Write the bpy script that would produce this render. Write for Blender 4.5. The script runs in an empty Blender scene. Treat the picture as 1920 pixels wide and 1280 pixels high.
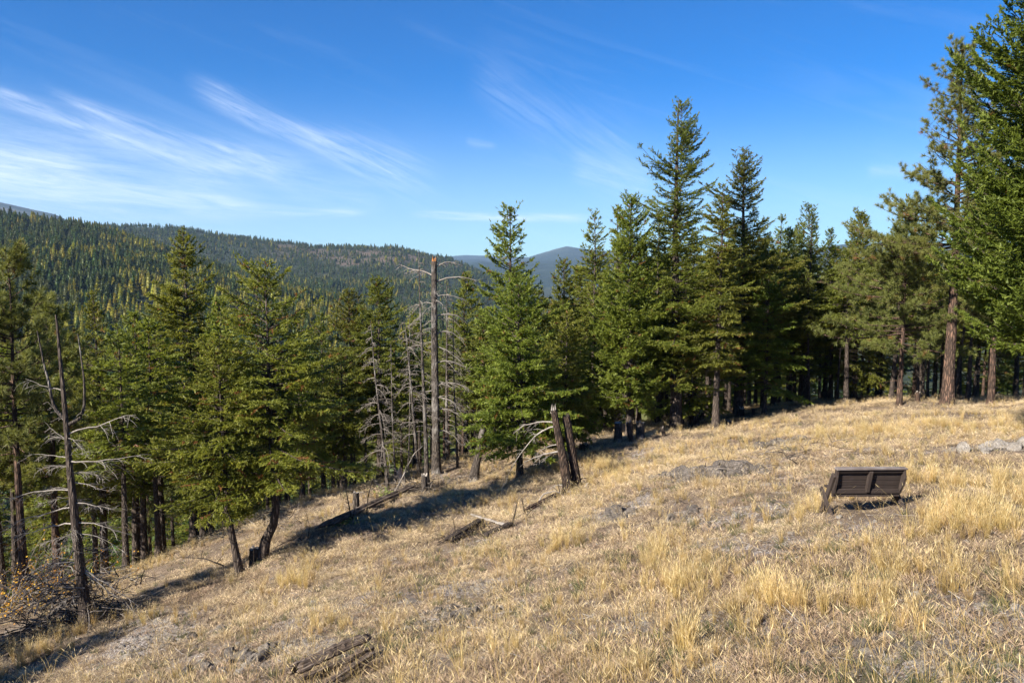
import bpy, math, random
import numpy as np
from mathutils import Vector, Matrix

scene = bpy.context.scene
COL = scene.collection
rad = math.radians

# ------------------------------------------------------------------ camera
F_PX = 1493.0                    # 28 mm equivalent lens, in pixels of the 1920 px wide photograph
PITCH = rad(5.0)
cam_data = bpy.data.cameras.new("camera")
cam_data.lens = 28.0
cam_data.sensor_width = 36.0
cam_data.clip_start = 0.1
cam_data.clip_end = 60000.0
cam = bpy.data.objects.new("camera", cam_data)
COL.objects.link(cam)
cam.location = (0, 0, 0)         # z = 0 is the drone's height; the meadow lies 4 to 10 m below
cam.rotation_euler = (rad(90) - PITCH, 0, 0)
scene.camera = cam

# ------------------------------------------------------------------ light
SUN_EL, SUN_AZ = rad(33.0), rad(180 + 47)      # compass style: clockwise from +Y; behind the camera, to the left
world = bpy.data.worlds.new("World")
scene.world = world
world.use_nodes = True
sun_data = bpy.data.lights.new("sun", 'SUN')
sun_data.energy = 4.9
sun_data.angle = rad(0.53)
sun_data.color = (1.0, 0.93, 0.82)
sun = bpy.data.objects.new("sun", sun_data)
COL.objects.link(sun)
sdir = Vector((math.sin(SUN_AZ) * math.cos(SUN_EL), math.cos(SUN_AZ) * math.cos(SUN_EL), math.sin(SUN_EL)))
sun.rotation_euler = sdir.to_track_quat('Z', 'Y').to_euler()
sun.location = (-20, -20, 30)
SKY_STRENGTH = 0.052
scene.view_settings.view_transform = 'Standard'
scene.view_settings.look = 'None'
scene.view_settings.gamma = 1.0
scene.view_settings.use_curve_mapping = False
scene.view_settings.exposure = 1.38
scene.cycles.max_bounces = 6
scene.cycles.diffuse_bounces = 3
scene.cycles.transmission_bounces = 3
scene.cycles.glossy_bounces = 2
scene.cycles.transparent_max_bounces = 8
scene.cycles.volume_bounces = 0

cpi, spi = math.cos(PITCH), math.sin(PITCH)
def ray(px, py):
    u = (px - 960) / F_PX; v = (640 - py) / F_PX
    return np.array([u, cpi + v * spi, -spi + v * cpi])
def at(px, py, Y):
    d = ray(px, py); return d * (Y / d[1])
def azel(px, py):
    d = ray(px, py); return math.atan2(d[0], d[1]), math.atan2(d[2], math.hypot(d[0], d[1]))

# ------------------------------------------------------------------ node helpers
class NT:
    def __init__(s, tree): s.t = tree; s.n = tree.nodes; s.l = tree.links
    def node(s, typ, ins=None, **kw):
        n = s.n.new(typ)
        for k, v in kw.items(): setattr(n, k, v)
        if ins:
            for k, v in ins.items(): s.put(n.inputs[k], v)
        return n
    def put(s, sock, v):
        if isinstance(v, bpy.types.NodeSocket): s.l.new(v, sock)
        elif isinstance(v, bpy.types.Node): s.l.new(v.outputs[0], sock)
        else:
            if sock.type == 'RGBA' and len(v) == 3: v = (*v, 1)
            sock.default_value = v
    def m(s, op, a, b=0.0, c=0.0, clamp=False):
        n = s.n.new('ShaderNodeMath'); n.operation = op; n.use_clamp = clamp
        s.put(n.inputs[0], a); s.put(n.inputs[1], b); s.put(n.inputs[2], c)
        return n.outputs[0]
    def mix(s, f, a, b, blend='MIX'):
        n = s.n.new('ShaderNodeMix'); n.data_type = 'RGBA'; n.blend_type = blend
        s.put(n.inputs[0], f); s.put(n.inputs[6], a); s.put(n.inputs[7], b)
        return n.outputs[2]
    def noise(s, vec, scale, detail=4, rough=0.55, dist=0.0, out=0):
        n = s.n.new('ShaderNodeTexNoise')
        if vec is not None: s.put(n.inputs['Vector'], vec)
        n.inputs['Scale'].default_value = scale; n.inputs['Detail'].default_value = detail
        n.inputs['Roughness'].default_value = rough; n.inputs['Distortion'].default_value = dist
        return n.outputs[out]
    def ramp(s, f, stops, interp='LINEAR'):
        n = s.n.new('ShaderNodeValToRGB'); n.color_ramp.interpolation = interp
        e = n.color_ramp.elements
        while len(e) > 1: e.remove(e[-1])
        for i, (p, c) in enumerate(stops):
            x = e[0] if i == 0 else e.new(p)
            x.position = p; x.color = (*c, 1) if not isinstance(c, (int, float)) else (c, c, c, 1)
        s.put(n.inputs[0], f)
        return n.outputs[0]
    def maprange(s, v, a, b, c=0.0, d=1.0, smooth=False):
        n = s.n.new('ShaderNodeMapRange'); n.interpolation_type = 'SMOOTHSTEP' if smooth else 'LINEAR'
        s.put(n.inputs[0], v)
        for i, x in enumerate((a, b, c, d)): s.put(n.inputs[1 + i], x)
        return n.outputs[0]

# ------------------------------------------------------------------ sky with cirrus
def build_sky():
    T = NT(world.node_tree); T.n.clear()
    out = T.node('ShaderNodeOutputWorld')
    bg = T.node('ShaderNodeBackground'); bg.inputs[1].default_value = SKY_STRENGTH
    T.l.new(bg.outputs[0], out.inputs[0])
    sky = T.node('ShaderNodeTexSky', sky_type='NISHITA', sun_disc=False, sun_elevation=SUN_EL, sun_rotation=SUN_AZ,
                 altitude=1200.0, air_density=1.0, dust_density=0.1, ozone_density=3.0)
    hs = T.node('ShaderNodeHueSaturation', {'Color': sky.outputs[0]}); hs.inputs['Saturation'].default_value = 1.62
    base = T.mix(1.0, hs.outputs[0], (.42, .88, 1.12), 'MULTIPLY')
    co = T.node('ShaderNodeTexCoord').outputs['Generated']
    sep = T.node('ShaderNodeSeparateXYZ', {0: co}).outputs
    az = T.m('ARCTAN2', sep[0], sep[1])
    el = T.m('ARCSINE', sep[2])
    total = None
    # streaks: three pixels on each, half width (px) at its two ends, strength, sheet-like or thin
    streaks = [((-400, 300), (60, 340), (560, 400), 95, 30, .22), ((300, 330), (520, 350), (760, 385), 34, 20, .16), ((-90, 150), (230, 262), (480, 345), 7, 17, .46), ((60, 160), (330, 262), (590, 330), 5, 20, .44),
               ((330, 150), (560, 250), (850, 350), 11, 30, .42), ((-250, 300), (120, 345), (520, 395), 70, 16, .40),
               ((760, 402), (900, 406), (1140, 411), 4, 5, .75), ((860, 130), (1010, 205), (1240, 350), 30, 60, .13),
               ((870, 264), (900, 270), (935, 276), 6, 4, .16), ((1060, 300), (1150, 325), (1250, 345), 18, 22, .22),
               ((380, 380), (520, 398), (720, 392), 10, 6, .40), ((1620, 320), (1670, 322), (1720, 325), 8, 8, .25),
               ((-200, 250), (-60, 300), (200, 310), 30, 20, .35), ((380, 290), (480, 300), (620, 330), 22, 18, .2)]
    for i, (p0, p1, p2, w0, w1, st) in enumerate(streaks):
        A = [azel(*p) for p in (p0, p1, p2)]
        c2, c1, c0 = np.polyfit([a[0] for a in A], [a[1] for a in A], 2)
        line = T.m('ADD', T.m('MULTIPLY', T.m('ADD', T.m('MULTIPLY', az, c2), c1), az), c0)
        wv = T.node('ShaderNodeCombineXYZ', {0: T.m('MULTIPLY', az, 5.0), 1: T.m('MULTIPLY', el, 16.0), 2: float(i)})
        wob = T.m('MULTIPLY', T.m('SUBTRACT', T.noise(wv, 1.0, 3), .5), (w0 + w1) / F_PX * 1.3)
        d = T.m('ADD', T.m('SUBTRACT', el, line), wob)
        w = T.maprange(az, A[0][0], A[2][0], w0 * 1.35 / F_PX, w1 * 1.35 / F_PX)
        q = T.m('DIVIDE', d, w)
        prof = T.m('EXPONENT', T.m('MULTIPLY', T.m('MULTIPLY', q, q), -1.0))
        L = A[2][0] - A[0][0]
        win = T.m('MULTIPLY', T.maprange(az, A[0][0], A[0][0] + L * .18, smooth=True), T.maprange(az, A[2][0], A[2][0] - L * .25, smooth=True))
        slope = (A[2][1] - A[0][1]) / L
        al = T.m('ADD', az, T.m('MULTIPLY', el, slope)); ac = T.m('SUBTRACT', el, T.m('MULTIPLY', az, slope * 1.25))
        fv = T.node('ShaderNodeCombineXYZ', {0: T.m('MULTIPLY', al, 9.0), 1: T.m('MULTIPLY', ac, 85.0), 2: i * 3.1})
        fib = T.maprange(T.noise(fv, 1.0, 9, .7, .8), .36, .68, .05, 1.25)
        s_ = T.m('MULTIPLY', T.m('MULTIPLY', T.m('MULTIPLY', prof, win), fib), st * .74)
        total = s_ if total is None else T.m('ADD', total, s_)
    # thin cirrus all round the sky, the same fibres at low strength
    gv = T.node('ShaderNodeCombineXYZ', {0: T.m('MULTIPLY', T.m('ADD', az, el), 4.0), 1: T.m('MULTIPLY', T.m('ADD', el, T.m('MULTIPLY', az, .32)), 26.0), 2: 5.0})
    gen = T.m('MULTIPLY', T.maprange(T.noise(gv, 1.0, 7, .6, .8), .56, .9, 0, .10), T.maprange(el, 0.6, 0.05, 0.0, 1.0))
    total = T.m('ADD', total, gen)
    total = T.m('MINIMUM', total, .85)
    veil = T.maprange(el, .24, -.03, 0.0, .42, smooth=True)
    c = T.mix(veil, base, (7.6, 8.3, 9.6))
    c = T.mix(total, c, (10.6, 11.3, 12.0))
    T.l.new(c, bg.inputs[0])
build_sky()

# ------------------------------------------------------------------ mesh helpers
def make_mesh(name, V, polys, mats, smooth=False, attrs=None, fmat=None, cattrs=None):
    """polys: list of int arrays (n,k). fmat: list of material index arrays or ints, one for each of them."""
    me = bpy.data.meshes.new(name)
    V = np.asarray(V, np.float32)
    me.vertices.add(len(V)); me.vertices.foreach_set('co', V.ravel())
    polys = [np.asarray(p, np.int32) for p in polys]
    keep = [i for i, p in enumerate(polys) if len(p)]
    tot = np.concatenate([np.full(len(polys[i]), polys[i].shape[1]) for i in keep])
    idx = np.concatenate([polys[i].ravel() for i in keep])
    st = np.concatenate([[0], np.cumsum(tot)[:-1]])
    me.loops.add(len(idx)); me.loops.foreach_set('vertex_index', idx.astype(np.int32))
    me.polygons.add(len(tot)); me.polygons.foreach_set('loop_start', st.astype(np.int32))
    me.polygons.foreach_set('loop_total', tot.astype(np.int32))
    if fmat is not None:
        mi = np.concatenate([np.full(len(polys[i]), fmat[i]) if np.isscalar(fmat[i]) else fmat[i] for i in keep])
        me.polygons.foreach_set('material_index', mi.astype(np.int32))
    me.polygons.foreach_set('use_smooth', np.full(len(tot), smooth))
    me.update(calc_edges=True)
    for k, a in (attrs or {}).items():
        at_ = me.attributes.new(k, 'FLOAT', 'POINT'); at_.data.foreach_set('value', np.asarray(a, np.float32))
    for m in (mats if isinstance(mats, (list, tuple)) else [mats]): me.materials.append(m)
    return me
def obj(name, me, parent=None, loc=None, rot=None, **props):
    o = bpy.data.objects.new(name, me); COL.objects.link(o)
    if parent is not None: o.parent = parent
    if loc is not None: o.location = loc
    if rot is not None: o.rotation_euler = rot
    for k, v in props.items(): o[k] = v
    return o
def empty(name, loc, rz=0.0, **props): return obj(name, None, None, loc, (0, 0, rz), **props)
class MB:
    """collects pieces of one mesh"""
    def __init__(s): s.V = []; s.n = 0; s.P = {}
    def add(s, V, F, mat=0):
        V = np.asarray(V, float); F = np.asarray(F, int)
        s.P.setdefault((F.shape[1], mat), []).append(F + s.n)
        s.V.append(V); s.n += len(V)
    def mesh(s, name, mats, smooth=False, attrs=None):
        ks = list(s.P); return make_mesh(name, np.concatenate(s.V), [np.concatenate(s.P[k]) for k in ks], mats, smooth, attrs, [k[1] for k in ks])
def frames(D):
    D = D / np.maximum(np.linalg.norm(D, axis=-1, keepdims=True), 1e-9)
    ref = np.where(np.abs(D[..., 2:3]) > .9, np.array([1., 0, 0]), np.array([0, 0, 1.]))
    a = np.cross(D, ref); a /= np.linalg.norm(a, axis=-1, keepdims=True)
    b = np.cross(D, a)
    return D, a, b
def tubes(Pts, R, sides=3, jag=None):
    """Pts (n,k,3), R (n,k): returns V, quads"""
    Pts = np.asarray(Pts, float); R = np.asarray(R, float)
    n, k, _ = Pts.shape
    D = np.gradient(Pts, axis=1) if k > 2 else np.repeat((Pts[:, 1:] - Pts[:, :1]), 2, axis=1)
    d, a, b = frames(D)
    th = np.arange(sides) * 2 * math.pi / sides
    rr = R[:, :, None] * (1 if jag is None else jag)
    V = Pts[:, :, None, :] + (a[:, :, None, :] * np.cos(th)[None, None, :, None] + b[:, :, None, :] * np.sin(th)[None, None, :, None]) * rr[..., None]
    base = (np.arange(n) * k * sides)[:, None, None]
    i = np.arange(k - 1)[None, :, None] * sides; j = np.arange(sides)[None, None, :]; j2 = (j + 1) % sides
    q = np.stack([base + i + j, base + i + j2, base + i + sides + j2, base + i + sides + j], -1).reshape(-1, 4)
    return V.reshape(-1, 3), q
def box_vf(x0, x1, y0, y1, z0, z1):
    V = [(x, y, z) for z in (z0, z1) for y in (y0, y1) for x in (x0, x1)]
    return V, [(0, 2, 3, 1), (4, 5, 7, 6), (0, 1, 5, 4), (2, 6, 7, 3), (0, 4, 6, 2), (1, 3, 7, 5)]
def plank_mesh(name, sx, sy, sz, mat, bev=.006, jit=0.0, seed=0):
    import bmesh
    r = random.Random(seed)
    bm = bmesh.new(); bmesh.ops.create_cube(bm, size=1.0)
    for v in bm.verts: v.co = Vector((v.co.x * sx + r.uniform(-jit, jit), v.co.y * sy + r.uniform(-jit, jit) * .3, v.co.z * sz + r.uniform(-jit, jit)))
    bmesh.ops.bevel(bm, geom=bm.edges[:], offset=min(bev, sx * .3, sy * .3, sz * .3), segments=1, affect='EDGES')
    me = bpy.data.meshes.new(name); bm.to_mesh(me); bm.free(); me.materials.append(mat); return me
def prism_mesh(name, pts, x0, x1, mat):
    """pts: (y,z) outline, extruded along x"""
    n = len(pts); V = [(x0, y, z) for y, z in pts] + [(x1, y, z) for y, z in pts]
    me = bpy.data.meshes.new(name)
    F = [tuple(range(n))[::-1], tuple(range(n, 2 * n))] + [(i, (i + 1) % n, n + (i + 1) % n, n + i) for i in range(n)]
    me.from_pydata(V, [], F); me.materials.append(mat); me.update(); return me

# value noise for shapes and masks
_rng = np.random.RandomState(7); _tab = _rng.rand(256, 256)
def vnoise(x, y, seed=0):
    x = np.asarray(x, float) + seed * 37.1; y = np.asarray(y, float) + seed * 17.7
    xi = np.floor(x).astype(int); yi = np.floor(y).astype(int); fx = x - xi; fy = y - yi
    fx = fx * fx * (3 - 2 * fx); fy = fy * fy * (3 - 2 * fy)
    g = lambda a, b: _tab[a % 256, b % 256]
    return (g(xi, yi) * (1 - fx) + g(xi + 1, yi) * fx) * (1 - fy) + (g(xi, yi + 1) * (1 - fx) + g(xi + 1, yi + 1) * fx) * fy
def fbm(x, y, seed=0, oct=4):
    s = 0; a = 1; t = 0
    for o in range(oct): s = s + a * vnoise(x * 2 ** o, y * 2 ** o, seed + o); t += a; a *= .5
    return s / t * 2 - 1

# ------------------------------------------------------------------ terrain heights
CTRL = [(1600,1280,8.6),(1900,1280,8.2),(1280,1280,9.3),(960,1280,10.2),(640,1280,12),(320,1280,14.5),(0,1280,18),
(1630,955,16.3),(1900,950,15.8),(1300,960,19.5),(1070,925,28),(960,1100,16.6),(700,1100,19),(450,1085,23.5),(485,1052,25),(160,1165,22),(0,1165,24.5),
(818,885,38),(668,955,31),(888,903,35),(975,895,33.5),(1160,825,39),(1282,808,44),(1350,812,41),(1500,762,50),(1775,757,42),(1900,772,35),(1640,757,47),
(560,955,33),(300,1060,30),(1340,880,24),(1600,850,24),(1900,840,23),(1900,754,42)]
TP = [at(*c) for c in CTRL] + [np.array(p, float) for p in [(-30,40,-21),(-60,60,-42),(-30,80,-32),(0,80,-19),(30,80,-14.0),(60,80,-14.5),(0,130,-38),(60,120,-31),(-60,120,-62),(120,100,-26),(40,0,-2.5),(20,-20,-2),(-20,-20,-10),(-20,0,-11),(0,0,-4.4),(-40,0,-22),(60,40,-7.6),(60,58,-11),(-120,120,-90),(130,130,-42),(-130,0,-70),(130,0,-4),(0,-130,-10),(-90,-90,-40),(90,-90,0)]]
TP = np.array(TP)
def _K(r): return np.where(r > 0, r * r * np.log(np.maximum(r, 1e-9)), 0)
_n = len(TP); _A = np.zeros((_n + 3, _n + 3))
_A[:_n, :_n] = _K(np.hypot(TP[:, None, 0] - TP[None, :, 0], TP[:, None, 1] - TP[None, :, 1])) + 2.0 * np.eye(_n)
_A[:_n, _n] = 1; _A[:_n, _n + 1] = TP[:, 0]; _A[:_n, _n + 2] = TP[:, 1]; _A[_n:, :_n] = _A[:_n, _n:].T
_W = np.linalg.solve(_A, np.concatenate([TP[:, 2], [0, 0, 0]]))
def H_near(x, y):
    r = _W[_n] + _W[_n + 1] * x + _W[_n + 2] * y
    for i in range(_n): r = r + _W[i] * _K(np.hypot(x - TP[i, 0], y - TP[i, 1]))
    rr = np.hypot(x, y)
    r = r + fbm(x * .35, y * .35, 3, 4) * .22 * np.clip(rr / 18, .3, 1.6) + fbm(x * 1.7, y * 1.7, 9, 3) * .07
    return r
# far relief: for a few directions (photo column) the height along the way out
KR = np.array([130, 300, 700, 1200, 1700, 2400, 3400, 5200, 9000, 13000, 16500.])
def zy(py, Y): return (510 - py) / F_PX * Y * 1.0
COLS = [   # photo column, heights at KR
 (-1500, [-90, -120, -60, 60, 190, 160, 260, 300, 900, 700, 500]),
 (-300,  [-70, -100, -50, 60, 178, 140, 210, 300, zy(345, 9000), 800, 500]),
 (0,     [-66, -95, -48, 40, zy(402, 1700), 80, 190, 250, zy(383, 9000), 600, 400]),
 (110,   [-62, -92, -50, 30, zy(420, 1700), 50, 200, 200, zy(405, 9000), 450, 350]),
 (210,   [-60, -92, -52, 18, zy(437, 1700), 30, zy(425, 3400), 120, 350, 350, 300]),
 (330,   [-56, -92, -56, 0, zy(478, 1700), 5, zy(431, 3400), 80, 250, 300, 300]),
 (480,   [-52, -92, -62, -30, zy(528, 1700), -20, zy(452, 3400), 60, 200, 300, 300]),
 (600,   [-48, -94, -70, -50, zy(556, 1700), -30, zy(466, 3400), 20, 150, 250, 300]),
 (740,   [-42, -94, -75, -70, zy(580, 1700), -30, zy(466, 3400), 0, 100, 250, 300]),
 (850,   [-38, -90, -80, -85, -100, -60, zy(490, 3400), -40, zy(494, 9000), 200, 300]),
 (900,   [-36, -88, -82, -90, -110, -80, zy(512, 3400), -80, zy(490, 9000), 200, 300]),
 (960,   [-34, -84, -84, -95, -130, -130, -60, -120, zy(494, 9000), 120, 300]),
 (1020,  [-32, -80, -84, -100, -140, -160, -130, -140, zy(492, 9000), zy(476, 13000), 300]),
 (1062,  [-30, -78, -84, -100, -140, -160, -150, -140, zy(489, 9000), zy(465, 13000), 300]),
 (1110,  [-28, -76, -84, -100, -140, -160, -150, -140, zy(489, 9000), zy(470, 13000), 300]),
 (1250,  [-34, -70, -80, -100, -140, -160, -150, -100, zy(492, 9000), zy(484, 13000), 300]),
 (1580,  [-38, -64, -75, -90, -120, -140, -100, -40, zy(458, 9000), 300, 300]),
 (1900,  [-42, -60, -70, -80, -100, -100, -40, 60, zy(462, 9000), 400, 300]),
 (3600,  [-42, -55, -60, -60, -60, -20, 60, 160, 400, 500, 400])]
CA = np.array([math.atan((c[0] - 960) / F_PX) for c in COLS]); CZ = np.array([c[1] for c in COLS], float)
def H_far(x, y):
    r = np.hypot(x, y); a = np.arctan2(x, y)
    a = np.clip(a, CA[0], CA[-1])
    Yd = r * np.cos(np.clip(a, -1.1, 1.1))      # depth along the view, as the knots are given
    lr = np.log(np.clip(Yd, KR[0], KR[-1])); lk = np.log(KR)
    ia = np.clip(np.searchsorted(CA, a) - 1, 0, len(CA) - 2); fa = (a - CA[ia]) / (CA[ia + 1] - CA[ia])
    ir = np.clip(np.searchsorted(lk, lr) - 1, 0, len(lk) - 2); fr = (lr - lk[ir]) / (lk[ir + 1] - lk[ir])
    fr = fr * fr * (3 - 2 * fr) * .6 + fr * .4
    z = (CZ[ia, ir] * (1 - fa) + CZ[ia + 1, ir] * fa) * (1 - fr) + (CZ[ia, ir + 1] * (1 - fa) + CZ[ia + 1, ir + 1] * fa) * fr
    amp = np.interp(r, [130, 600, 1700, 3400, 9000, 16000], [0, 6, 5, 9, 38, 60])
    sc = np.interp(r, [130, 1700, 3400, 9000, 16000], [1 / 160, 1 / 220, 1 / 320, 1 / 1100, 1 / 1500])
    z = z + amp * fbm(x / 260, y / 260, 5, 5) * (r < 6000) + amp * fbm(x / 1300, y / 1300, 6, 6) * (r >= 6000)
    return z
def H(x, y):
    x = np.asarray(x, float); y = np.asarray(y, float)
    r = np.hypot(x, y); w = np.clip((r - 70) / 110, 0, 1); w = w * w * (3 - 2 * w)
    return H_near(x, y) * (1 - w) + H_far(x, y) * w
def gp(px, py):
    d = ray(px, py); t = np.arange(5, 140, .05); q = d[None] * t[:, None] / d[1]
    k = int(np.argmax(q[:, 2] < H(q[:, 0], q[:, 1]))); return q[k]
def ground_normal(x, y, e=.4):
    gx = (H(x + e, y) - H(x - e, y)) / (2 * e); gy = (H(x, y + e) - H(x, y - e)) / (2 * e)
    n = np.stack([-gx, -gy, np.ones_like(gx)], -1); return n / np.linalg.norm(n, axis=-1, keepdims=True)

# tree line of the meadow: the wood begins beyond it
TL = np.array([(-80, 20), (-26, 27), (-15, 30), (-7, 39), (0, 45), (9, 50), (20, 50.5), (30, 45), (40, 36), (60, 25)])
def beyond(x, y): return y - np.interp(x, TL[:, 0], TL[:, 1])

# patches of the meadow, placed where they lie (centre px, radius in m, stretch along x)
def blob_mask(x, y, blobs):
    m = np.zeros_like(x)
    for (px, py, rx, ry, s) in blobs:
        c = gp(px, py); m = np.maximum(m, s * np.exp(-(((x - c[0]) / rx) ** 2 + ((y - c[1]) / ry) ** 2)))
    return m
ROCKY = [(1340,885,1.9,1.1,1.0),(1450,835,1.6,.9,.8),(1165,965,.9,.7,.9),(1280,965,.8,.7,.7),(830,1170,1.3,1.1,.8),(880,1100,1.3,.7,.6),(1800,1180,1.2,1.0,.7),
         (1520,1220,1.1,.9,.7),(460,1230,1.8,1.2,.9),(330,1200,1.8,1.2,.8),(620,1130,.9,.7,.5),(1860,838,1.6,.6,.9),(1490,905,.7,.7,.6),(1620,1010,1.0,.6,.6),(1180,1180,.8,.8,.4),(700,1060,1.2,.7,.4),
         (1700,1110,.9,.6,.6),(1330,1020,1.2,.8,.5),(1440,900,1.5,.9,.75),(1400,960,1.6,.7,.6),(1520,1010,1.3,.6,.65),(1660,1060,1.3,.6,.55),(1560,1180,1.6,.8,.55),(1780,1250,1.5,.7,.6),(1550,850,2.0,.9,.55),(1380,1240,1.0,.6,.5),(560,1160,1.2,.8,.5),(960,1010,1.4,.9,.4)]
GOLD = [(1240,860,4.5,3.0,1.0),(1060,880,3.0,2.5,.7),(1800,800,6.5,3.6,1.0),(1800,920,2.6,2.2,.9),(1860,1000,1.6,1.6,.8),(530,1100,.8,1.7,1.0),(540,1200,.9,1.0,.9),(830,1060,.6,.8,.9),
        (1090,930,1.5,1.0,.7),(1110,1010,1.4,1.0,.6),(1220,1050,1.0,1.1,.9),(1290,1200,.7,.8,1.0),(1600,1120,.7,.9,1.0),(1710,1100,.8,.8,.9),(1450,1120,.7,1.0,.9),(1640,1180,.6,.6,.8),(1150,1240,.4,.6,.8),
        (200,1190,1.6,1.2,.9),(740,940,3.0,1.4,.9),(900,950,2.5,1.0,.7),(40,1240,.9,.8,.8),(950,870,3.5,3.0,.6),(1400,800,5,3,.6),(1300,1120,1.0,1.0,.6)]
def masks(x, y):
    rk = blob_mask(x, y, ROCKY); gd = blob_mask(x, y, GOLD)
    n = fbm(x * .8, y * .8, 21, 4); n2 = fbm(x * .33, y * .33, 31, 4)
    rk = np.clip(rk * (1 + n * .9) + np.clip(n2 * 1.4 - .35, 0, .7), 0, 1)
    gd = np.clip(gd * (1 + n * .8), 0, 1)
    fo = np.clip((beyond(x, y) + n * 3) / 6 + .2, 0, 1)
    return rk, gd, fo

# ------------------------------------------------------------------ materials
def new_mat(name):
    m = bpy.data.materials.new(name); m.use_nodes = True
    T = NT(m.node_tree); T.n.clear(); return m, T
def finish(T, color, rough=.8, spec=.3, bump=None, bstr=.5, bdist=.02, trans=0.0, tcol=None):
    p = T.node('ShaderNodeBsdfPrincipled', {'Base Color': color, 'Roughness': rough, 'Specular IOR Level': spec})
    if bump is not None:
        b = T.node('ShaderNodeBump', {'Height': bump, 'Strength': bstr, 'Distance': bdist}); T.l.new(b.outputs[0], p.inputs['Normal'])
    s = p.outputs[0]
    if trans:
        t = T.node('ShaderNodeBsdfTranslucent', {'Color': tcol if tcol is not None else color})
        mx = T.node('ShaderNodeMixShader', {0: trans, 1: s, 2: t.outputs[0]}); s = mx.outputs[0]
    o = T.node('ShaderNodeOutputMaterial'); T.l.new(s, o.inputs[0])
def pos(T): return T.node('ShaderNodeNewGeometry').outputs['Position']
def objc(T): return T.node('ShaderNodeTexCoord').outputs['Object']
def attr(T, n, typ='GEOMETRY'): return T.node('ShaderNodeAttribute', attribute_name=n, attribute_type=typ).outputs['Fac']
def orand(T): return T.node('ShaderNodeObjectInfo').outputs['Random']

def ground_mat():
    m, T = new_mat('meadow_soil'); P = pos(T)
    rk = attr(T, 'rock'); gd = attr(T, 'gold'); fo = attr(T, 'forest')
    fine = T.noise(P, 26, 6, .7); med = T.noise(P, 3.0, 5, .6); big = T.noise(P, .45, 4)
    vor = T.node('ShaderNodeTexVoronoi', {'Vector': P, 'Scale': 17.0}); vor2 = T.node('ShaderNodeTexVoronoi', {'Vector': P, 'Scale': 48.0})
    litter = T.ramp(T.m('ADD', T.m('MULTIPLY', fine, .7), T.m('MULTIPLY', med, .3)), [(.33, (.045, .032, .025)), (.45, (.12, .088, .064)), (.56, (.23, .175, .125)), (.70, (.42, .34, .25))])
    gravel = T.ramp(vor.outputs['Color'], [(.1, (.07, .06, .056)), (.5, (.19, .165, .15)), (.9, (.34, .31, .29))])
    gravel2 = T.ramp(vor2.outputs['Color'], [(.1, (.09, .065, .05)), (.5, (.22, .17, .13)), (.9, (.36, .30, .25))])
    gravel = T.mix(T.maprange(fine, .4, .6), gravel, gravel2)
    gravel = T.mix(T.m('GREATER_THAN', T.node('ShaderNodeSeparateColor', {0: vor2.outputs['Color']}).outputs[1], .88), gravel, (.5, .47, .43))
    f = T.m('ADD', T.m('MULTIPLY', rk, 1.1), T.m('MULTIPLY', T.m('SUBTRACT', med, .46), 1.9), clamp=True)
    c = T.mix(T.maprange(f, .35, .6), litter, gravel)
    floor = T.ramp(T.m('ADD', T.m('MULTIPLY', fine, .6), T.m('MULTIPLY', big, .4)), [(.35, (.045, .030, .018)), (.5, (.13, .085, .045)), (.62, (.26, .18, .09)), (.75, (.33, .24, .12))])
    c = T.mix(fo, c, floor)
    h = T.m('ADD', T.m('MULTIPLY', T.m('SUBTRACT', 1.0, vor.outputs['Distance']), T.m('MULTIPLY', f, .6)), T.m('ADD', fine, T.m('MULTIPLY', med, .8)))
    finish(T, c, .95, .15, h, .9, .04); return m
def hill_mat():
    m, T = new_mat('wooded_hillside'); P = pos(T)
    n = T.noise(P, .004, 5, .6); f = T.noise(P, .06, 4, .7)
    c = T.ramp(f, [(.35, (.018, .026, .016)), (.55, (.04, .05, .026)), (.7, (.09, .075, .045))])
    c = T.mix(T.m('MULTIPLY', attr(T, 'clear'), T.maprange(f, .35, .55)), c, (.15, .105, .078))
    finish(T, c, .95, .1); return m
def mountain_mat():
    m, T = new_mat('far_mountain_rock_and_forest'); P = pos(T)
    n = T.noise(P, .0011, 8, .68); f = T.noise(P, .012, 4, .7)
    z = T.node('ShaderNodeSeparateXYZ', {0: P}).outputs[2]
    k = T.m('ADD', n, T.maprange(z, 100, 420, -.14, .05))
    c = T.ramp(k, [(.42, (.025, .04, .03)), (.57, (.05, .065, .045)), (.67, (.15, .145, .13)), (.78, (.24, .23, .21))])
    c = T.mix(T.maprange(f, .4, .6), c, T.mix(.5, c, (.02, .03, .02)))
    finish(T, c, .95, .1, T.noise(P, .004, 6), 1.0, 60.0); return m
def foliage_mat(name, a, b, tip, tr=.45, hue=.035, dead=None):
    m, T = new_mat(name); r = orand(T); tn = attr(T, 'tone')
    o = objc(T); n = T.noise(o, .9, 3)
    c = T.mix(T.maprange(n, .35, .65), a, b)
    c = T.mix(T.maprange(tn, .55, 1.0), c, tip)
    if dead is not None: c = T.mix(T.m('GREATER_THAN', tn, 1.5), c, dead)
    hs = T.node('ShaderNodeHueSaturation', {'Color': c, 'Hue': T.maprange(r, 0, 1, .5 - hue * .5, .5 + hue * .35), 'Value': T.maprange(T.m('FRACT', T.m('MULTIPLY', r, 7.3)), 0, 1, .8, 1.2)})
    hs.inputs['Saturation'].default_value = 1.0
    c = hs.outputs[0]
    tc = T.mix(1.0, c, (1.5, 1.45, .8), 'MULTIPLY')
    finish(T, c, .5, .28, None, trans=tr, tcol=tc); return m
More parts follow.
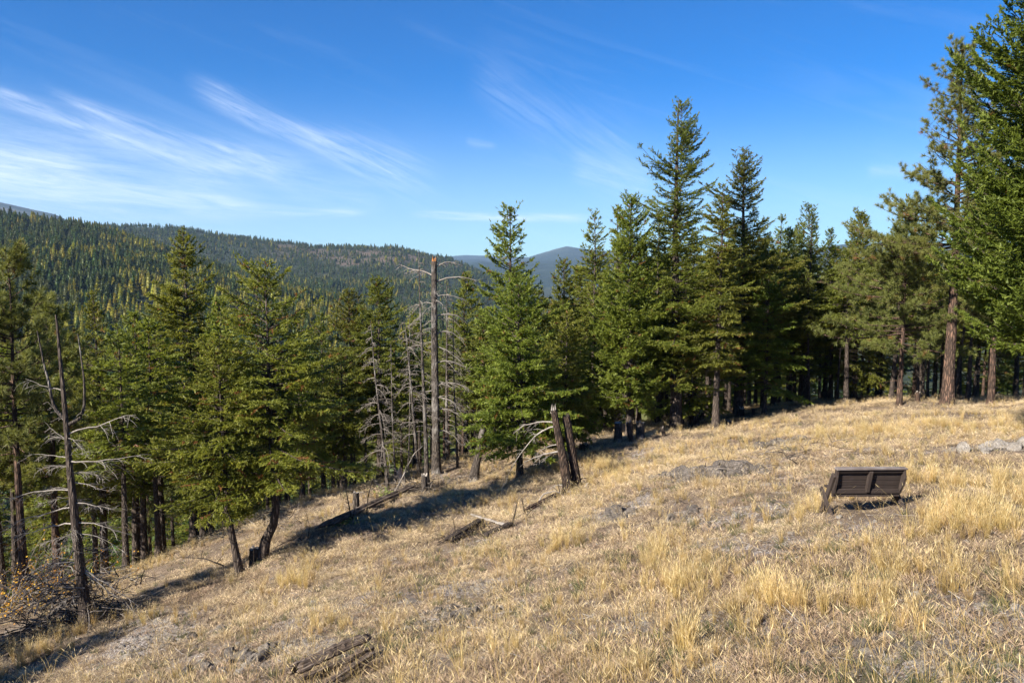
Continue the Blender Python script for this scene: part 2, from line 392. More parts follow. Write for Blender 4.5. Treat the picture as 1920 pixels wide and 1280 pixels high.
def bark_mat(name, dark, light, scale=1.0, grey=None, red=None):
    m, T = new_mat(name); o = objc(T)
    mp = T.node('ShaderNodeMapping', {'Vector': o}); mp.inputs['Scale'].default_value = (14 * scale, 14 * scale, 2.6 * scale)
    v = T.node('ShaderNodeTexVoronoi', {'Vector': mp.outputs[0], 'Scale': 1.0}, feature='DISTANCE_TO_EDGE')
    n = T.noise(mp.outputs[0], 1.4, 6, .7)
    plate = T.maprange(v.outputs['Distance'], .02, .28)
    c = T.mix(plate, dark, T.mix(T.maprange(n, .35, .7), dark, light))
    if red is not None: c = T.mix(T.m('MULTIPLY', plate, T.maprange(T.noise(o, 2.3, 3), .42, .62)), c, red)
    if grey is not None: c = T.mix(T.maprange(T.noise(o, 1.1, 4), .5, .65), c, grey)
    finish(T, c, .9, .15, T.m('ADD', plate, n), .9, .035); return m
def wood_mat(name, c0, c1, c2, along='Z', sc=1.0):
    m, T = new_mat(name); o = objc(T)
    mp = T.node('ShaderNodeMapping', {'Vector': o})
    s = {'Z': (40, 40, 2.2), 'X': (2.2, 40, 40), 'Y': (40, 2.2, 40)}[along]
    mp.inputs['Scale'].default_value = tuple(q * sc for q in s)
    n = T.noise(mp.outputs[0], 1, 6, .65, .4); b = T.noise(o, 2.2, 4)
    c = T.ramp(n, [(.3, c0), (.52, c1), (.7, c2)]); c = T.mix(T.maprange(b, .4, .65, 0, .6), c, c0)
    finish(T, c, .85, .2, n, .7, .01); return m
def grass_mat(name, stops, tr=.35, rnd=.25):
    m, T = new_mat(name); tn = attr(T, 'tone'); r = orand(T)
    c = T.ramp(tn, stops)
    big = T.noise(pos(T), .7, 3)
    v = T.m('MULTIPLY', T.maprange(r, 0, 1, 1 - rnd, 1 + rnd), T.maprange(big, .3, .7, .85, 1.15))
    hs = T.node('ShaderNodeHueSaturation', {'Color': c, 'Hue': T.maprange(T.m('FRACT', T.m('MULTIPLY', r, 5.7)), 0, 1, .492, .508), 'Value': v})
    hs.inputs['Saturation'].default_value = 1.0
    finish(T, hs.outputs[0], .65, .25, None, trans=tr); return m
def rock_mat(name='lichen_grey_rock', a=(.042, .034, .027), b=(.145, .120, .098), c3=(.29, .25, .215)):
    m, T = new_mat(name); o = objc(T)
    n = T.noise(o, 5, 7, .7); v = T.node('ShaderNodeTexVoronoi', {'Vector': o, 'Scale': 9.0}, feature='DISTANCE_TO_EDGE')
    c = T.ramp(n, [(.32, a), (.52, b), (.68, c3)])
    r = orand(T); c = T.mix(T.maprange(r, .6, 1, 0, .5), c, (.36, .31, .25))
    c = T.mix(T.maprange(T.noise(o, 14, 4, .8), .57, .66), c, (.44, .42, .39)); c = T.mix(T.maprange(T.noise(o, 9, 4, .7), .44, .34), c, (.03, .027, .026))
    finish(T, c, .9, .2, T.m('ADD', n, T.maprange(v.outputs['Distance'], 0, .08)), .8, .04); return m

M_GROUND = ground_mat(); M_HILL = hill_mat(); M_MTN = mountain_mat()
M_FIR = foliage_mat('fir_needles', (.115, .140, .024), (.165, .185, .030), (.27, .28, .055), dead=(.20, .10, .035))
M_FIRB = foliage_mat('bright_fir_needles', (.125, .165, .028), (.175, .215, .032), (.28, .32, .058), dead=(.2, .11, .035))
M_OLIVE = foliage_mat('olive_fir_needles', (.115, .135, .026), (.162, .178, .032), (.26, .27, .055), dead=(.2, .11, .04))
M_PINE = foliage_mat('pine_needles', (.120, .142, .036), (.165, .180, .045), (.25, .255, .075), tr=.3, dead=(.24, .14, .05))
M_FARFIR = foliage_mat('distant_conifer_needles', (.050, .082, .026), (.090, .115, .026), (.11, .135, .032), tr=.2, hue=.10)
M_LARCH = foliage_mat('yellow_larch_needles', (.20, .20, .022), (.25, .22, .025), (.28, .25, .035), tr=.25, hue=.05)
M_BARK = bark_mat('grey_brown_bark', (.045, .035, .029), (.23, .18, .145))
M_BARKP = bark_mat('reddish_pine_bark', (.040, .028, .022), (.17, .115, .085), .8, red=(.20, .118, .082))
M_TRUNK = bark_mat('charred_scaly_bark', (.022, .016, .013), (.15, .112, .088), 1.2, red=(.13, .085, .06))
M_BARKG = bark_mat('dead_grey_bark', (.05, .042, .036), (.21, .17, .14), 1.1, grey=(.24, .22, .20))
M_SILVER = wood_mat('weathered_silver_wood', (.14, .12, .10), (.31, .275, .24), (.48, .44, .40))
M_TWIG = wood_mat('dead_twigs', (.10, .085, .07), (.24, .205, .175), (.42, .38, .34))
M_DARKTWIG = wood_mat('dark_dead_wood', (.018, .014, .011), (.05, .038, .03), (.12, .095, .08))
M_ORANGE = wood_mat('fresh_split_wood', (.22, .09, .03), (.48, .22, .08), (.62, .36, .16))
M_LOGX = wood_mat('weathered_log_wood', (.035, .024, .018), (.13, .095, .07), (.36, .30, .245), 'X')
M_BENCH = wood_mat('brown_stained_wood', (.026, .019, .016), (.042, .031, .027), (.070, .054, .047), 'X', .8)
M_BENCHZ = wood_mat('brown_stained_frame_wood', (.034, .025, .021), (.058, .043, .036), (.10, .080, .070), 'Z', .8)
M_CAP = wood_mat('pale_rail_wood', (.07, .052, .045), (.20, .17, .155), (.42, .39, .37), 'X', .5)  # top rail tone, much paler than the other bench boards
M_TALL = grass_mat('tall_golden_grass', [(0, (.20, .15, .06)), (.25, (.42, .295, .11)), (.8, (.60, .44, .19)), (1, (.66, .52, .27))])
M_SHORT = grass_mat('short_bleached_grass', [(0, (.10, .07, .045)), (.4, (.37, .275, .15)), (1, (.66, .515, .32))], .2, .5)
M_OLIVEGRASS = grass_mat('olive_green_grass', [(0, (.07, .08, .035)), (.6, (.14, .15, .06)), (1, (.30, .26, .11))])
M_BROWN = grass_mat('brown_low_herbs', [(0, (.07, .045, .03)), (.6, (.17, .118, .075)), (1, (.30, .215, .14))], .1, .4)
M_LEAF = grass_mat('yellow_autumn_leaves', [(0, (.50, .20, .03)), (.5, (.62, .32, .04)), (1, (.70, .44, .07))], .35)
M_GLEAF = grass_mat('pale_green_leaves', [(0, (.16, .20, .05)), (1, (.30, .33, .09))], .3)
M_ROCK = rock_mat(); M_PALEROCK = rock_mat('pale_stone', (.2, .17, .14), (.36, .32, .27), (.52, .48, .43))

# ------------------------------------------------------------------ ground, hills and mountains: one polar sheet
def build_terrain():
    a_f = np.arange(-42, 42.01, .2); a_b = np.concatenate([np.arange(-180, -42, 3.0)])
    a_c = np.arange(45, 180, 3.0)
    A = np.radians(np.concatenate([a_b, a_f, a_c])); nA = len(A)
    R = [.5, 2, 4, 6]
    while R[-1] < 32: R.append(R[-1] + .17)
    while R[-1] < 16500: R.append(R[-1] * 1.03)
    R = np.array(R)
    i1 = int(np.searchsorted(R, 200)); i2 = int(np.searchsorted(R, 5600))
    def part(name, lo, hi, mat, centre=False):
        r = R[lo:hi + 1]; X = np.sin(A)[None] * r[:, None]; Y = np.cos(A)[None] * r[:, None]
        Z = H(X, Y); x, y, z = X.ravel(), Y.ravel(), Z.ravel()
        V = np.stack([x, y, z], -1)
        k = len(r); i = np.arange(k - 1)[:, None] * nA; j = np.arange(nA)[None]; j2 = (j + 1) % nA
        q = np.stack([i + j, i + j2, i + nA + j2, i + nA + j], -1).reshape(-1, 4)[:, ::-1]
        polys = [q]
        if centre:
            V = np.concatenate([V, [[0, 0, float(H(0., 0.))]]]); c = len(V) - 1
            jj = np.arange(nA); polys.append(np.stack([jj, (jj + 1) % nA, np.full(nA, c)], -1))
            x, y = V[:, 0], V[:, 1]
        at_ = {}
        if name == 'ground':
            rk, gd, fo = masks(x, y); at_ = {'rock': rk, 'gold': gd, 'forest': fo}
        if name == 'hills':
            at_ = {'clear': clearing(x, y)}
        me = make_mesh(name, V, polys, mat, True, at_)
        obj(name, me, kind='structure')
    part('ground', 0, i1, M_GROUND, True); part('hills', i1, i2, M_HILL); part('mountain', i2, len(R) - 1, M_MTN)
def clearing(x, y):
    r = np.hypot(x, y); a = np.arctan2(x, y); m = np.zeros_like(x)
    for (px, rr, da, dr) in [(540, 3150, .020, 90), (600, 3120, .03, 110), (640, 2950, .02, 80), (690, 3120, .025, 120), (720, 2900, .03, 90), (770, 3080, .025, 110), (530, 2950, .012, 60), (830, 3100, .02, 100), (660, 2800, .02, 50)]:
        a0 = math.atan((px - 960) / F_PX); m = np.maximum(m, np.exp(-((a - a0) / da) ** 2 - ((r * np.cos(a) - rr) / dr) ** 2))
    return np.clip(m + fbm(x / 60, y / 60, 41, 3) * .45 * (m > .15), 0, 1)
build_terrain()

# ------------------------------------------------------------------ conifers
def fir_crown(seed, h, R, cb, dens=1.0, droop=.25, lod=1.0, shape=.8, irr=.35, dead=0.02, top_open=0.0, lean=None, spr=1.0, mats=None, upturn=.12):
    """fir: whorled boughs, side twigs in flat sprays, each twig carrying many needle sprigs"""
    r = np.random.RandomState(seed)
    z0 = cb * h; span = h - z0
    nb = int(span * 15 * dens / max(lod, 1) ** .5) + 14
    u = np.sort(r.rand(nb)) ** 1.0
    zb = z0 + span * (1 - (1 - u) ** 1.05) * .985
    az = np.arange(nb) * 2.39996 + r.uniform(-.5, .5, nb)
    t = (h - zb) / span
    R = R * 1.28; lob = 1 + irr * np.sin(az * 2 + r.rand() * 6 + zb * 1.3) * .5 + irr * .6 * np.sin(az + zb * .9 + r.rand() * 6)
    L = R * (t ** shape) * (1 - .35 * np.clip((t - .72) / .28, 0, 1) ** 1.5) * (r.uniform(.5, 1.12, nb) if irr >= .2 else r.uniform(.78, 1.08, nb)) * lob + .10
    L = np.where(r.rand(nb) < .10, L * r.uniform(1.0, 1.2, nb), L); L = L * np.where(r.rand(nb) < .2, .6, 1)
    e0 = np.interp(t, [0, .1, .35, .7, 1], [.95, .60, .28, .06, -.15]) + r.uniform(-.13, .13, nb)
    dh = np.stack([np.sin(az), np.cos(az), np.zeros(nb)], -1)
    def bp(s, i=None):     # point on bough
        d = dh if i is None else dh[i]; l = L if i is None else L[i]; e = e0 if i is None else e0[i]; z = zb if i is None else zb[i]; tt = t if i is None else t[i]
        dr = droop * np.clip(tt * 1.6, .1, 1)
        up = np.tan(e) * s - dr * (1 + l * .12) * s ** 2 + upturn * 1.6 * s ** 3
        p = d * (l * s)[..., None]; p = p.copy(); p[..., 2] = z + l * up
        return p
    mb = MB(); tone = []
    ss = np.linspace(0, .95, 5)
    BP = np.stack([bp(np.full(nb, s)) for s in ss], 1)
    rb = np.clip(.010 + L * .013, .008, .06)[:, None] * np.array([1, .8, .6, .4, .15])[None]
    V, q = tubes(BP, rb, 3); mb.add(V, q, 0); tone.append(np.zeros(len(V)))
    # dead snags below the crown
    nd = max(6, int(z0 * 6)); zd = r.uniform(.12 * h * (cb > .2) + .3, z0 + .3, nd); ad = r.rand(nd) * 6.28; Ld = r.uniform(.3, .55, nd) * min(R, 2.2)
    dd = np.stack([np.sin(ad), np.cos(ad), np.zeros(nd)], -1)
    s4 = np.linspace(0, 1, 4)[None, :, None]
    DP = dd[:, None, :] * (Ld[:, None, None] * s4); DP[..., 2] = zd[:, None] + Ld[:, None] * (.15 * s4[..., 0] - .45 * s4[..., 0] ** 2)
    V, q = tubes(DP, np.array([.018, .012, .008, .003])[None].repeat(nd, 0), 3); mb.add(V, q, 0); tone.append(np.zeros(len(V)))
    # side twigs
    step = .13 * lod / dens ** .3
    cnt = np.maximum(3, (L / step).astype(int)) * 2
    bi = np.repeat(np.arange(nb), cnt); n = len(bi)
    s = r.uniform(.10, 1.0, n) ** .8
    side = np.where(r.rand(n) < .5, -1., 1.)
    p0 = bp(s, bi); p1 = bp(np.minimum(s + .06, 1.05), bi)
    fw = p1 - p0; fw /= np.linalg.norm(fw, axis=1, keepdims=True) + 1e-9
    lat = np.cross(fw, [0, 0, 1.]); lat /= np.linalg.norm(lat, axis=1, keepdims=True) + 1e-9
    a = r.uniform(.35, 1.15, n)
    td = fw * np.cos(a)[:, None] + lat * (side * np.sin(a))[:, None]; td[:, 2] += r.uniform(-.28, .22, n)
    tl = (.18 + .42 * L[bi] * (1.08 - s)) * r.uniform(.6, 1.15, n); tl = np.clip(tl, .12, .75) * np.clip(L[bi] / .5, .6, 1)
    # sprigs on twigs
    sl = .138 * lod ** .85 * spr; k = np.maximum(2, (tl / (sl * .25)).astype(int) + 1)
    ti = np.repeat(np.arange(n), k); m = len(ti)
    f = r.uniform(0.05, 1.0, m)
    c = p0[ti] + td[ti] * (tl[ti] * f)[:, None]; c[:, 2] -= .10 * tl[ti] * f ** 2
    jd = td[ti] * .8 + r.normal(0, .55, (m, 3)); jd[:, 2] += .06; jd /= np.linalg.norm(jd, axis=1, keepdims=True)
    w = np.cross(jd, r.normal(0, .55, (m, 3)) + [0, 0, 1.]); w /= np.linalg.norm(w, axis=1, keepdims=True) + 1e-9
    ln = sl * r.uniform(.6, 1.25, m); wd = ln * .21
    A_ = c - jd * (ln * .25)[:, None]; C_ = c + jd * (ln * .95)[:, None]
    V = np.stack([A_ + w * wd[:, None], C_, A_ - w * wd[:, None]], 1).reshape(-1, 3); F = np.arange(m * 3).reshape(-1, 3)
    mb.add(V, F, 1)
    tn = np.clip(f * .5 + s[ti] * .3 + r.uniform(-.2, .3, m), 0, 1)
    if dead: 
        dt = r.rand(n) < dead * 1.3; tn = np.where(dt[ti], 2.0, tn)
    tone.append(np.repeat(tn, 3))
    # leader
    nt = 14; zt = h - r.uniform(0, .05, nt) * h * .6
    return mb, np.concatenate(tone)
def pine_crown(seed, h, R, cb, dens=1.0, shape=.55, tuft=.27, irr=.5, nd=13, asym=(0, 0)):
    """ponderosa: open, few upswept limbs ending in bursts of long needles"""
    r = np.random.RandomState(seed); z0 = cb * h; span = h - z0
    nb = int(span * 9 * dens) + 12; R = R * 1.2
    zb = z0 + span * (r.rand(nb) ** .9) * .97; az = np.arange(nb) * 2.39996 + r.uniform(-.6, .6, nb); t = (h - zb) / span
    prof = np.interp(t, [0, .08, .3, .6, .85, 1], [.06, .16, .40, .95, 1, .7])
    L = R * prof * r.uniform(.5, 1.15, nb) * (1 + irr * .5 * np.sin(az + zb * .6)) + .15
    L = L * (1 + asym[0] * np.sin(az) * np.clip(t * 2 - .2, 0, 1))
    e0 = np.interp(t, [0, .3, .7, 1], [1.1, .6, .2, -.1]) + r.uniform(-.4, .35, nb)
    dh = np.stack([np.sin(az), np.cos(az), np.zeros(nb)], -1); bend = r.uniform(-.3, .3, nb)
    pr = np.stack([np.cos(az), -np.sin(az), np.zeros(nb)], -1)
    def bp(s, i):
        p = dh[i] * (L[i] * s)[:, None] + pr[i] * (L[i] * bend[i] * s ** 2)[:, None]
        p[:, 2] = zb[i] + L[i] * (np.tan(np.clip(e0[i], -.5, 1.1)) * s * .6 - .25 * s ** 2 * np.clip(t[i], 0, 1) + .32 * s ** 3); return p
    mb = MB(); tone = []; I = np.arange(nb)
    BP = np.stack([bp(np.full(nb, s), I) for s in np.linspace(0, 1, 6)], 1)
    rb = np.clip(.010 + L * .011, .01, .06)[:, None] * np.array([1, .85, .7, .5, .35, .12])[None]
    V, q = tubes(BP, rb, 4); mb.add(V, q, 0); tone.append(np.zeros(len(V)))
    zd = r.uniform(.25 * z0 + .3, z0 + .15 * span, nd); ad = r.rand(nd) * 6.28; Ld = r.uniform(.3, .9, nd) * R * .32; dd = np.stack([np.sin(ad), np.cos(ad), np.zeros(nd)], -1)
    s4 = np.linspace(0, 1, 5)[None, :, None]; DP = dd[:, None, :] * (Ld[:, None, None] * s4); DP[..., 2] = zd[:, None] + Ld[:, None] * (.1 * s4[..., 0] - .5 * s4[..., 0] ** 2)
    DP = DP + np.cumsum(r.normal(0, .03, DP.shape), 1)
    V, q = tubes(DP, np.array([.025, .018, .012, .008, .003])[None].repeat(nd, 0), 3); mb.add(V, q, 0); tone.append(np.zeros(len(V)))
    # sub-limbs
    cnt = np.maximum(3, (L * 9).astype(int)); bi = np.repeat(I, cnt); n = len(bi); s = r.uniform(.08, 1, n) ** .75
    p0 = bp(s, bi); fw = bp(np.minimum(s + .05, 1.05), bi) - p0; fw /= np.linalg.norm(fw, axis=1, keepdims=True)
    d = fw + r.normal(0, .55, (n, 3)); d[:, 2] += .35; d /= np.linalg.norm(d, axis=1, keepdims=True)
    l = r.uniform(.12, .55, n) * np.clip(L[bi] / 1.2, .35, 1)
    p1 = p0 + d * l[:, None]
    V, q = tubes(np.stack([p0, p1], 1), np.stack([np.full(n, .011), np.full(n, .005)], 1), 3); mb.add(V, q, 0); tone.append(np.zeros(len(V)))
    # needle bursts
    k = 46; ti = np.repeat(np.arange(n), k); m = len(ti)
    c = p1[ti] - d[ti] * (r.uniform(0, .35, m) * l[ti])[:, None]
    nd_ = d[ti] * .75 + r.normal(0, .62, (m, 3)); nd_ /= np.linalg.norm(nd_, axis=1, keepdims=True)
    w = np.cross(nd_, r.normal(0, 1, (m, 3))); w /= np.linalg.norm(w, axis=1, keepdims=True)
    ln = tuft * r.uniform(.65, 1.1, m)
    A_ = c; B_ = c + nd_ * (ln * .55)[:, None] + w * .012; C_ = c + nd_ * ln[:, None]; D_ = c + nd_ * (ln * .55)[:, None] - w * .012
    V = np.stack([A_ + w * .011, C_, A_ - w * .011], 1).reshape(-1, 3); mb.add(V, np.arange(m * 3).reshape(-1, 3), 1)
    dt = r.rand(n) < .015
    tn = np.where(dt[ti], 2.0, np.clip(r.uniform(0, .8, m) + .2 * (s[ti] > .8), 0, 1)); tone.append(np.repeat(tn, 3))
    return mb, np.concatenate(tone)
def trunk_mb(seed, h, r0, lean=(0, 0), sides=10, wob=.04, top=.12, flare=1.5, curve=None, k=None):
    r = np.random.RandomState(seed); k = k or max(10, int(h * 2))
    z = np.linspace(0, 1, k); P_ = np.zeros((k, 3)); P_[:, 2] = z * h - .25 * (z == 0)
    ph = r.rand(4) * 6.28
    P_[:, 0] = lean[0] * z + wob * h * .12 * (np.sin(z * 5 + ph[0]) - math.sin(ph[0])) + wob * .02 * h * np.sin(z * 17 + ph[1]) * z
    P_[:, 1] = lean[1] * z + wob * h * .12 * (np.sin(z * 4 + ph[2]) - math.sin(ph[2]))
    if curve is not None: P_[:, 0] += np.interp(z, curve[0], curve[1]); 
    R_ = r0 * (1 - (1 - top) * z ** .9) * (1 + (flare - 1) * np.exp(-z * h / .35))
    jag = 1 + r.normal(0, .045, (1, k, sides)) + .05 * np.sin(np.arange(sides) * 2.0)[None, None]
    V, q = tubes(P_[None], R_[None], sides, jag)
    return V, q, P_, R_
def set_tree(root, label, category, group=None):
    root['label'] = label; root['category'] = category
    if group: root['group'] = group

# shared crowns
LIB = {}
def lib(kind, seed, h=16., R=2.6, cb=.15, **k):
    key = (kind, seed)
    if key not in LIB:
        mats = k.pop('mats', None); curve = k.pop('curve', None)
        if kind == 'fir':
            mb, tone = fir_crown(seed, h, R, cb, **k); mm = [M_BARK, mats or M_FIR]
        else:
            k.pop('lod', None); mb, tone = pine_crown(seed, h, R, cb, **k); mm = [M_BARKP, mats or M_PINE]
        cm = mb.mesh(kind + '_crown', mm, False, {'tone': tone})
        V, q, _, _ = trunk_mb(seed, h, h * .0125 + .04, sides=8, wob=.03 if curve is None else 0., top=.06, curve=curve)
        tm = make_mesh(kind + '_trunk', V, [q], M_BARK if kind == 'fir' else M_BARKP, True)
        LIB[key] = (cm, tm, h, R)
    return LIB[key]
NM = {'fir': 'fir_tree', 'pine': 'pine_tree'}
def plant(kind, key, x, y, height, R=None, rz=0., tilt=(0, 0), z=None, label='', group=None, cat='tree', fat=1.0):
    cm, tm, h0, R0 = LIB[key]
    z = float(H(x, y)) if z is None else z
    root = empty(NM[kind], (x, y, z), rz); root.rotation_euler = (tilt[0], tilt[1], rz)
    s = height / h0; sr = s if R is None else R / R0
    c = obj('crown', cm, root); t = obj('trunk', tm, root)
    c.scale = (sr, sr, s); ts = s * fat; t.scale = (ts, ts, s)
    set_tree(root, label, cat, group)
    return root
def top_plant(kind, key, px, py, Y, R, rz=0., **k):
    p = at(px, py, Y); z = float(H(p[0], p[1]))
    return plant(kind, key, p[0], p[1], p[2] - z, R, rz, **k)
_hs = [1000]
def hero(kind, px, py, Y, R, label, cb=.15, group=None, base=None, fat=1.0, mats=None, rz=None, tilt=None, **k):
    """a tree of its own, its tip at (px, py) when its trunk stands Y metres away"""
    p = at(px, py, Y); x, y = p[0], p[1]; z = float(H(x, y)); hgt = p[2] - z
    _hs[0] += 1; seed = k.pop('seed', _hs[0])
    rz_ = rz if rz is not None else (0. if 'curve' in k else seed * 1.7)
    lib(kind, seed, hgt, R, cb, mats=mats, **k)
    return plant(kind, (kind, seed), x, y, hgt, None, rz_, label=label, group=group, fat=fat)

#   the right half
hero('fir', 1278, 188, 44, 3.0, 'tallest fir of the meadow edge, its spire standing far above its neighbours', cb=.14, dens=1.3, irr=.55, droop=.14, shape=.72, upturn=.16, fat=1.35, dead=.012, spr=.8)
hero('fir', 1397, 280, 49, 3.2, 'broad second tallest fir just right of the tallest one, with a pointed tip', cb=.14, dens=1.3, irr=.45, droop=.15, shape=.7, upturn=.14, fat=1.2, spr=.85)
hero('fir', 1185, 372, 43, 2.05, 'dense narrow bright green fir standing left of the tallest fir', cb=.13, dens=1.6, irr=.15, droop=.1, shape=.62, mats=M_FIRB, upturn=.22)
hero('fir', 1352, 345, 42.5, 1.9, 'slim fir on a pale thin trunk in front of the second tallest fir', cb=.24, dens=1.2, mats=M_OLIVE, irr=.3)
hero('fir', 1114, 402, 51, 1.9, 'open grey green fir with gaps showing sky, left of the dense narrow bright green one', cb=.14, dens=.95, lod=1.2, irr=.5, mats=M_OLIVE, shape=.6)
hero('fir', 1160, 385, 56, 1.6, 'thin brownish fir top peeping out behind the dense narrow bright green fir', cb=.2, dens=.95, lod=1.2, irr=.4, mats=M_OLIVE)
hero('fir', 956, 390, 42, 2.4, 'open topped fir with upswept boughs, alone against the sky right of the broken snag', cb=.2, dens=1.0, lod=1.3, irr=.35, shape=.62, upturn=.18, droop=.12, seed=2207, dead=.01)
hero('fir', 975, 535, 33.6, 2.1, 'full bright green fir with a bare lower stem behind the twin broken trunks', cb=.15, dens=1.7, irr=.22, mats=M_FIRB, shape=.55, droop=.2, spr=.95)
hero('fir', 1056, 488, 47, 1.35, 'very slender dark fir whose tip stands in front of the blue mountain', cb=.1, dens=1.4, lod=1.25, irr=.15, shape=.6)
hero('fir', 1062, 590, 37, 1.6, 'dark conical fir close behind the right hand broken trunk', cb=.14, dens=1.6, irr=.2, shape=.7)
hero('fir', 1237, 400, 52, 2.0, 'fir filling the gap just left behind the tallest fir', cb=.2, dens=1.0, lod=1.3)
hero('fir', 1468, 402, 62, 1.7, 'thin far fir top at the right shoulder of the second tallest fir', cb=.2, dens=1.0, lod=1.3, irr=.3)
hero('fir', 1520, 385, 55, 2.5, 'open pale green fir with spiky tip, right of the two tall firs', cb=.16, dens=.95, lod=1.15, irr=.4, mats=M_OLIVE, shape=.75, upturn=.35)
hero('fir', 1557, 428, 59, 1.8, 'smaller spiky fir tucked against the right side of the open pale green fir', cb=.16, dens=.95, lod=1.15, irr=.4, mats=M_OLIVE)
hero('fir', 1614, 398, 54, 2.1, 'upright narrow olive fir left of the big pine', cb=.06, dens=1.35, irr=.2, mats=M_OLIVE, shape=.65)
hero('fir', 1440, 520, 47, 2.2, 'low full fir in front of the second tallest fir, its boughs near the grass', cb=.2, dens=1.3, mats=M_FIRB, irr=.3)
hero('fir', 1300, 560, 46.5, 2.1, 'short fir filling the space under the tallest fir', cb=.16, dens=1.2, lod=1.3)
hero('fir', 1130, 560, 46, 1.9, 'short bushy fir below the open grey green one, boughs almost at the stumps', cb=.14, dens=1.3, mats=M_FIRB)
hero('pine', 1808, 84, 40.5, 2.9, 'tall ponderosa pine at the right with a thin spire and tufted needles', cb=.34, dens=1.1, fat=1.15, asym=(-.35, 0), irr=.6)
big_pine = COL.objects[-1] if False else [o for o in COL.objects if o.name.startswith('pine_tree')][-1]
hero('pine', 1700, 425, 43, 2.9, 'round topped young pine, lower and left of the tall ponderosa', cb=.30, dens=1.5, irr=.3)
hero('pine', 1880, 330, 41, 2.6, 'pine half hidden behind the huge fir at the right edge', cb=.36, dens=1.1)
hero('fir', 2060, -150, 25, 3.35, 'huge fir cut by the right edge of the view, large bright needle sprays', cb=.2, dens=2.8, irr=.12, mats=M_FIRB, shape=.36, droop=.15, upturn=.3, spr=.9, dead=.004)
#   the left half
hero('pine', 14, 472, 27, 1.9, 'tall dark pine at the left edge with a long bare grey trunk', cb=.42, dens=1.4, fat=.9)
hero('pine', 82, 560, 33, 1.9, 'second pine from the left edge, lower, half behind the dead tree', cb=.3, dens=1.4, lod=1.3)
hero('fir', 172, 545, 44, 2.0, 'pale olive fir whose tip meets the far hillside, behind the dead tree', cb=.3, dens=1.0, lod=1.25, mats=M_OLIVE, irr=.35)
hero('fir', 343, 436, 40, 3.2, 'tallest fir of the left wood, layered olive boughs with a grey upper stem', cb=.3, dens=1.35, lod=1.1, mats=M_OLIVE, droop=.3, shape=.85, irr=.35)
hero('fir', 252, 588, 41, 2.0, 'olive fir between the pale fir and the tallest fir of the left wood', cb=.32, dens=1.4, lod=1.25, mats=M_OLIVE)
hero('fir', 410, 560, 37, 2.0, 'fir in the dip right behind the tallest fir of the left wood', cb=.34, dens=1.4, lod=1.3)
hero('fir', 497, 506, 25, 2.6, 'large cone bearing fir with a hooked trunk at the shady bank', cb=.27, dens=1.45, irr=.4, dead=.035, spr=.72, shape=.62, droop=.16, curve=([0, .05, .10, .17, .3, 1], [-.38, -.26, .02, .16, .06, 0]))
hero('fir', 408, 640, 24.3, 1.75, 'lower fir on a leaning trunk, left of the hooked one', cb=.3, dens=1.5, irr=.35, dead=.02, spr=.72, shape=.55, droop=.18, curve=([0, .3, 1], [.50, .12, 0]))
hero('fir', 560, 640, 36, 1.7, 'dark fir at the right shoulder of the cone bearing fir', cb=.34, dens=1.4, lod=1.3)
hero('fir', 600, 588, 52, 2.0, 'far fir low in the gap before the valley', cb=.32, dens=1.0, lod=1.25, mats=M_OLIVE)
hero('fir', 655, 546, 46, 2.6, 'left one of the two golden green firs in the middle', cb=.3, dens=1.5, mats=M_OLIVE, irr=.25)
hero('fir', 707, 520, 45, 2.5, 'right and taller one of the two golden green firs in the middle', cb=.32, dens=1.5, mats=M_OLIVE, irr=.25)
hero('fir', 640, 660, 38, 1.8, 'dark shaded fir in front of the left golden green fir', cb=.32, dens=1.4, lod=1.3)
hero('fir', 775, 585, 50, 1.9, 'green fir seen between the two thin dead trunks', cb=.3, dens=1.4, lod=1.25)
hero('fir', 872, 512, 52, 2.1, 'fir right behind the tall broken snag, tip level with its upper limbs', cb=.3, dens=1.4, lod=1.25, mats=M_OLIVE)
hero('fir', 905, 585, 44, 1.8, 'yellowish fir between the tall broken snag and the full bright green fir', cb=.34, dens=1.4, lod=1.25, mats=M_OLIVE, dead=.03)
hero('fir', 1010, 545, 42, 1.6, 'narrow fir wedged between the bright green fir and the slender dark one', cb=.32, dens=1.4, lod=1.3)

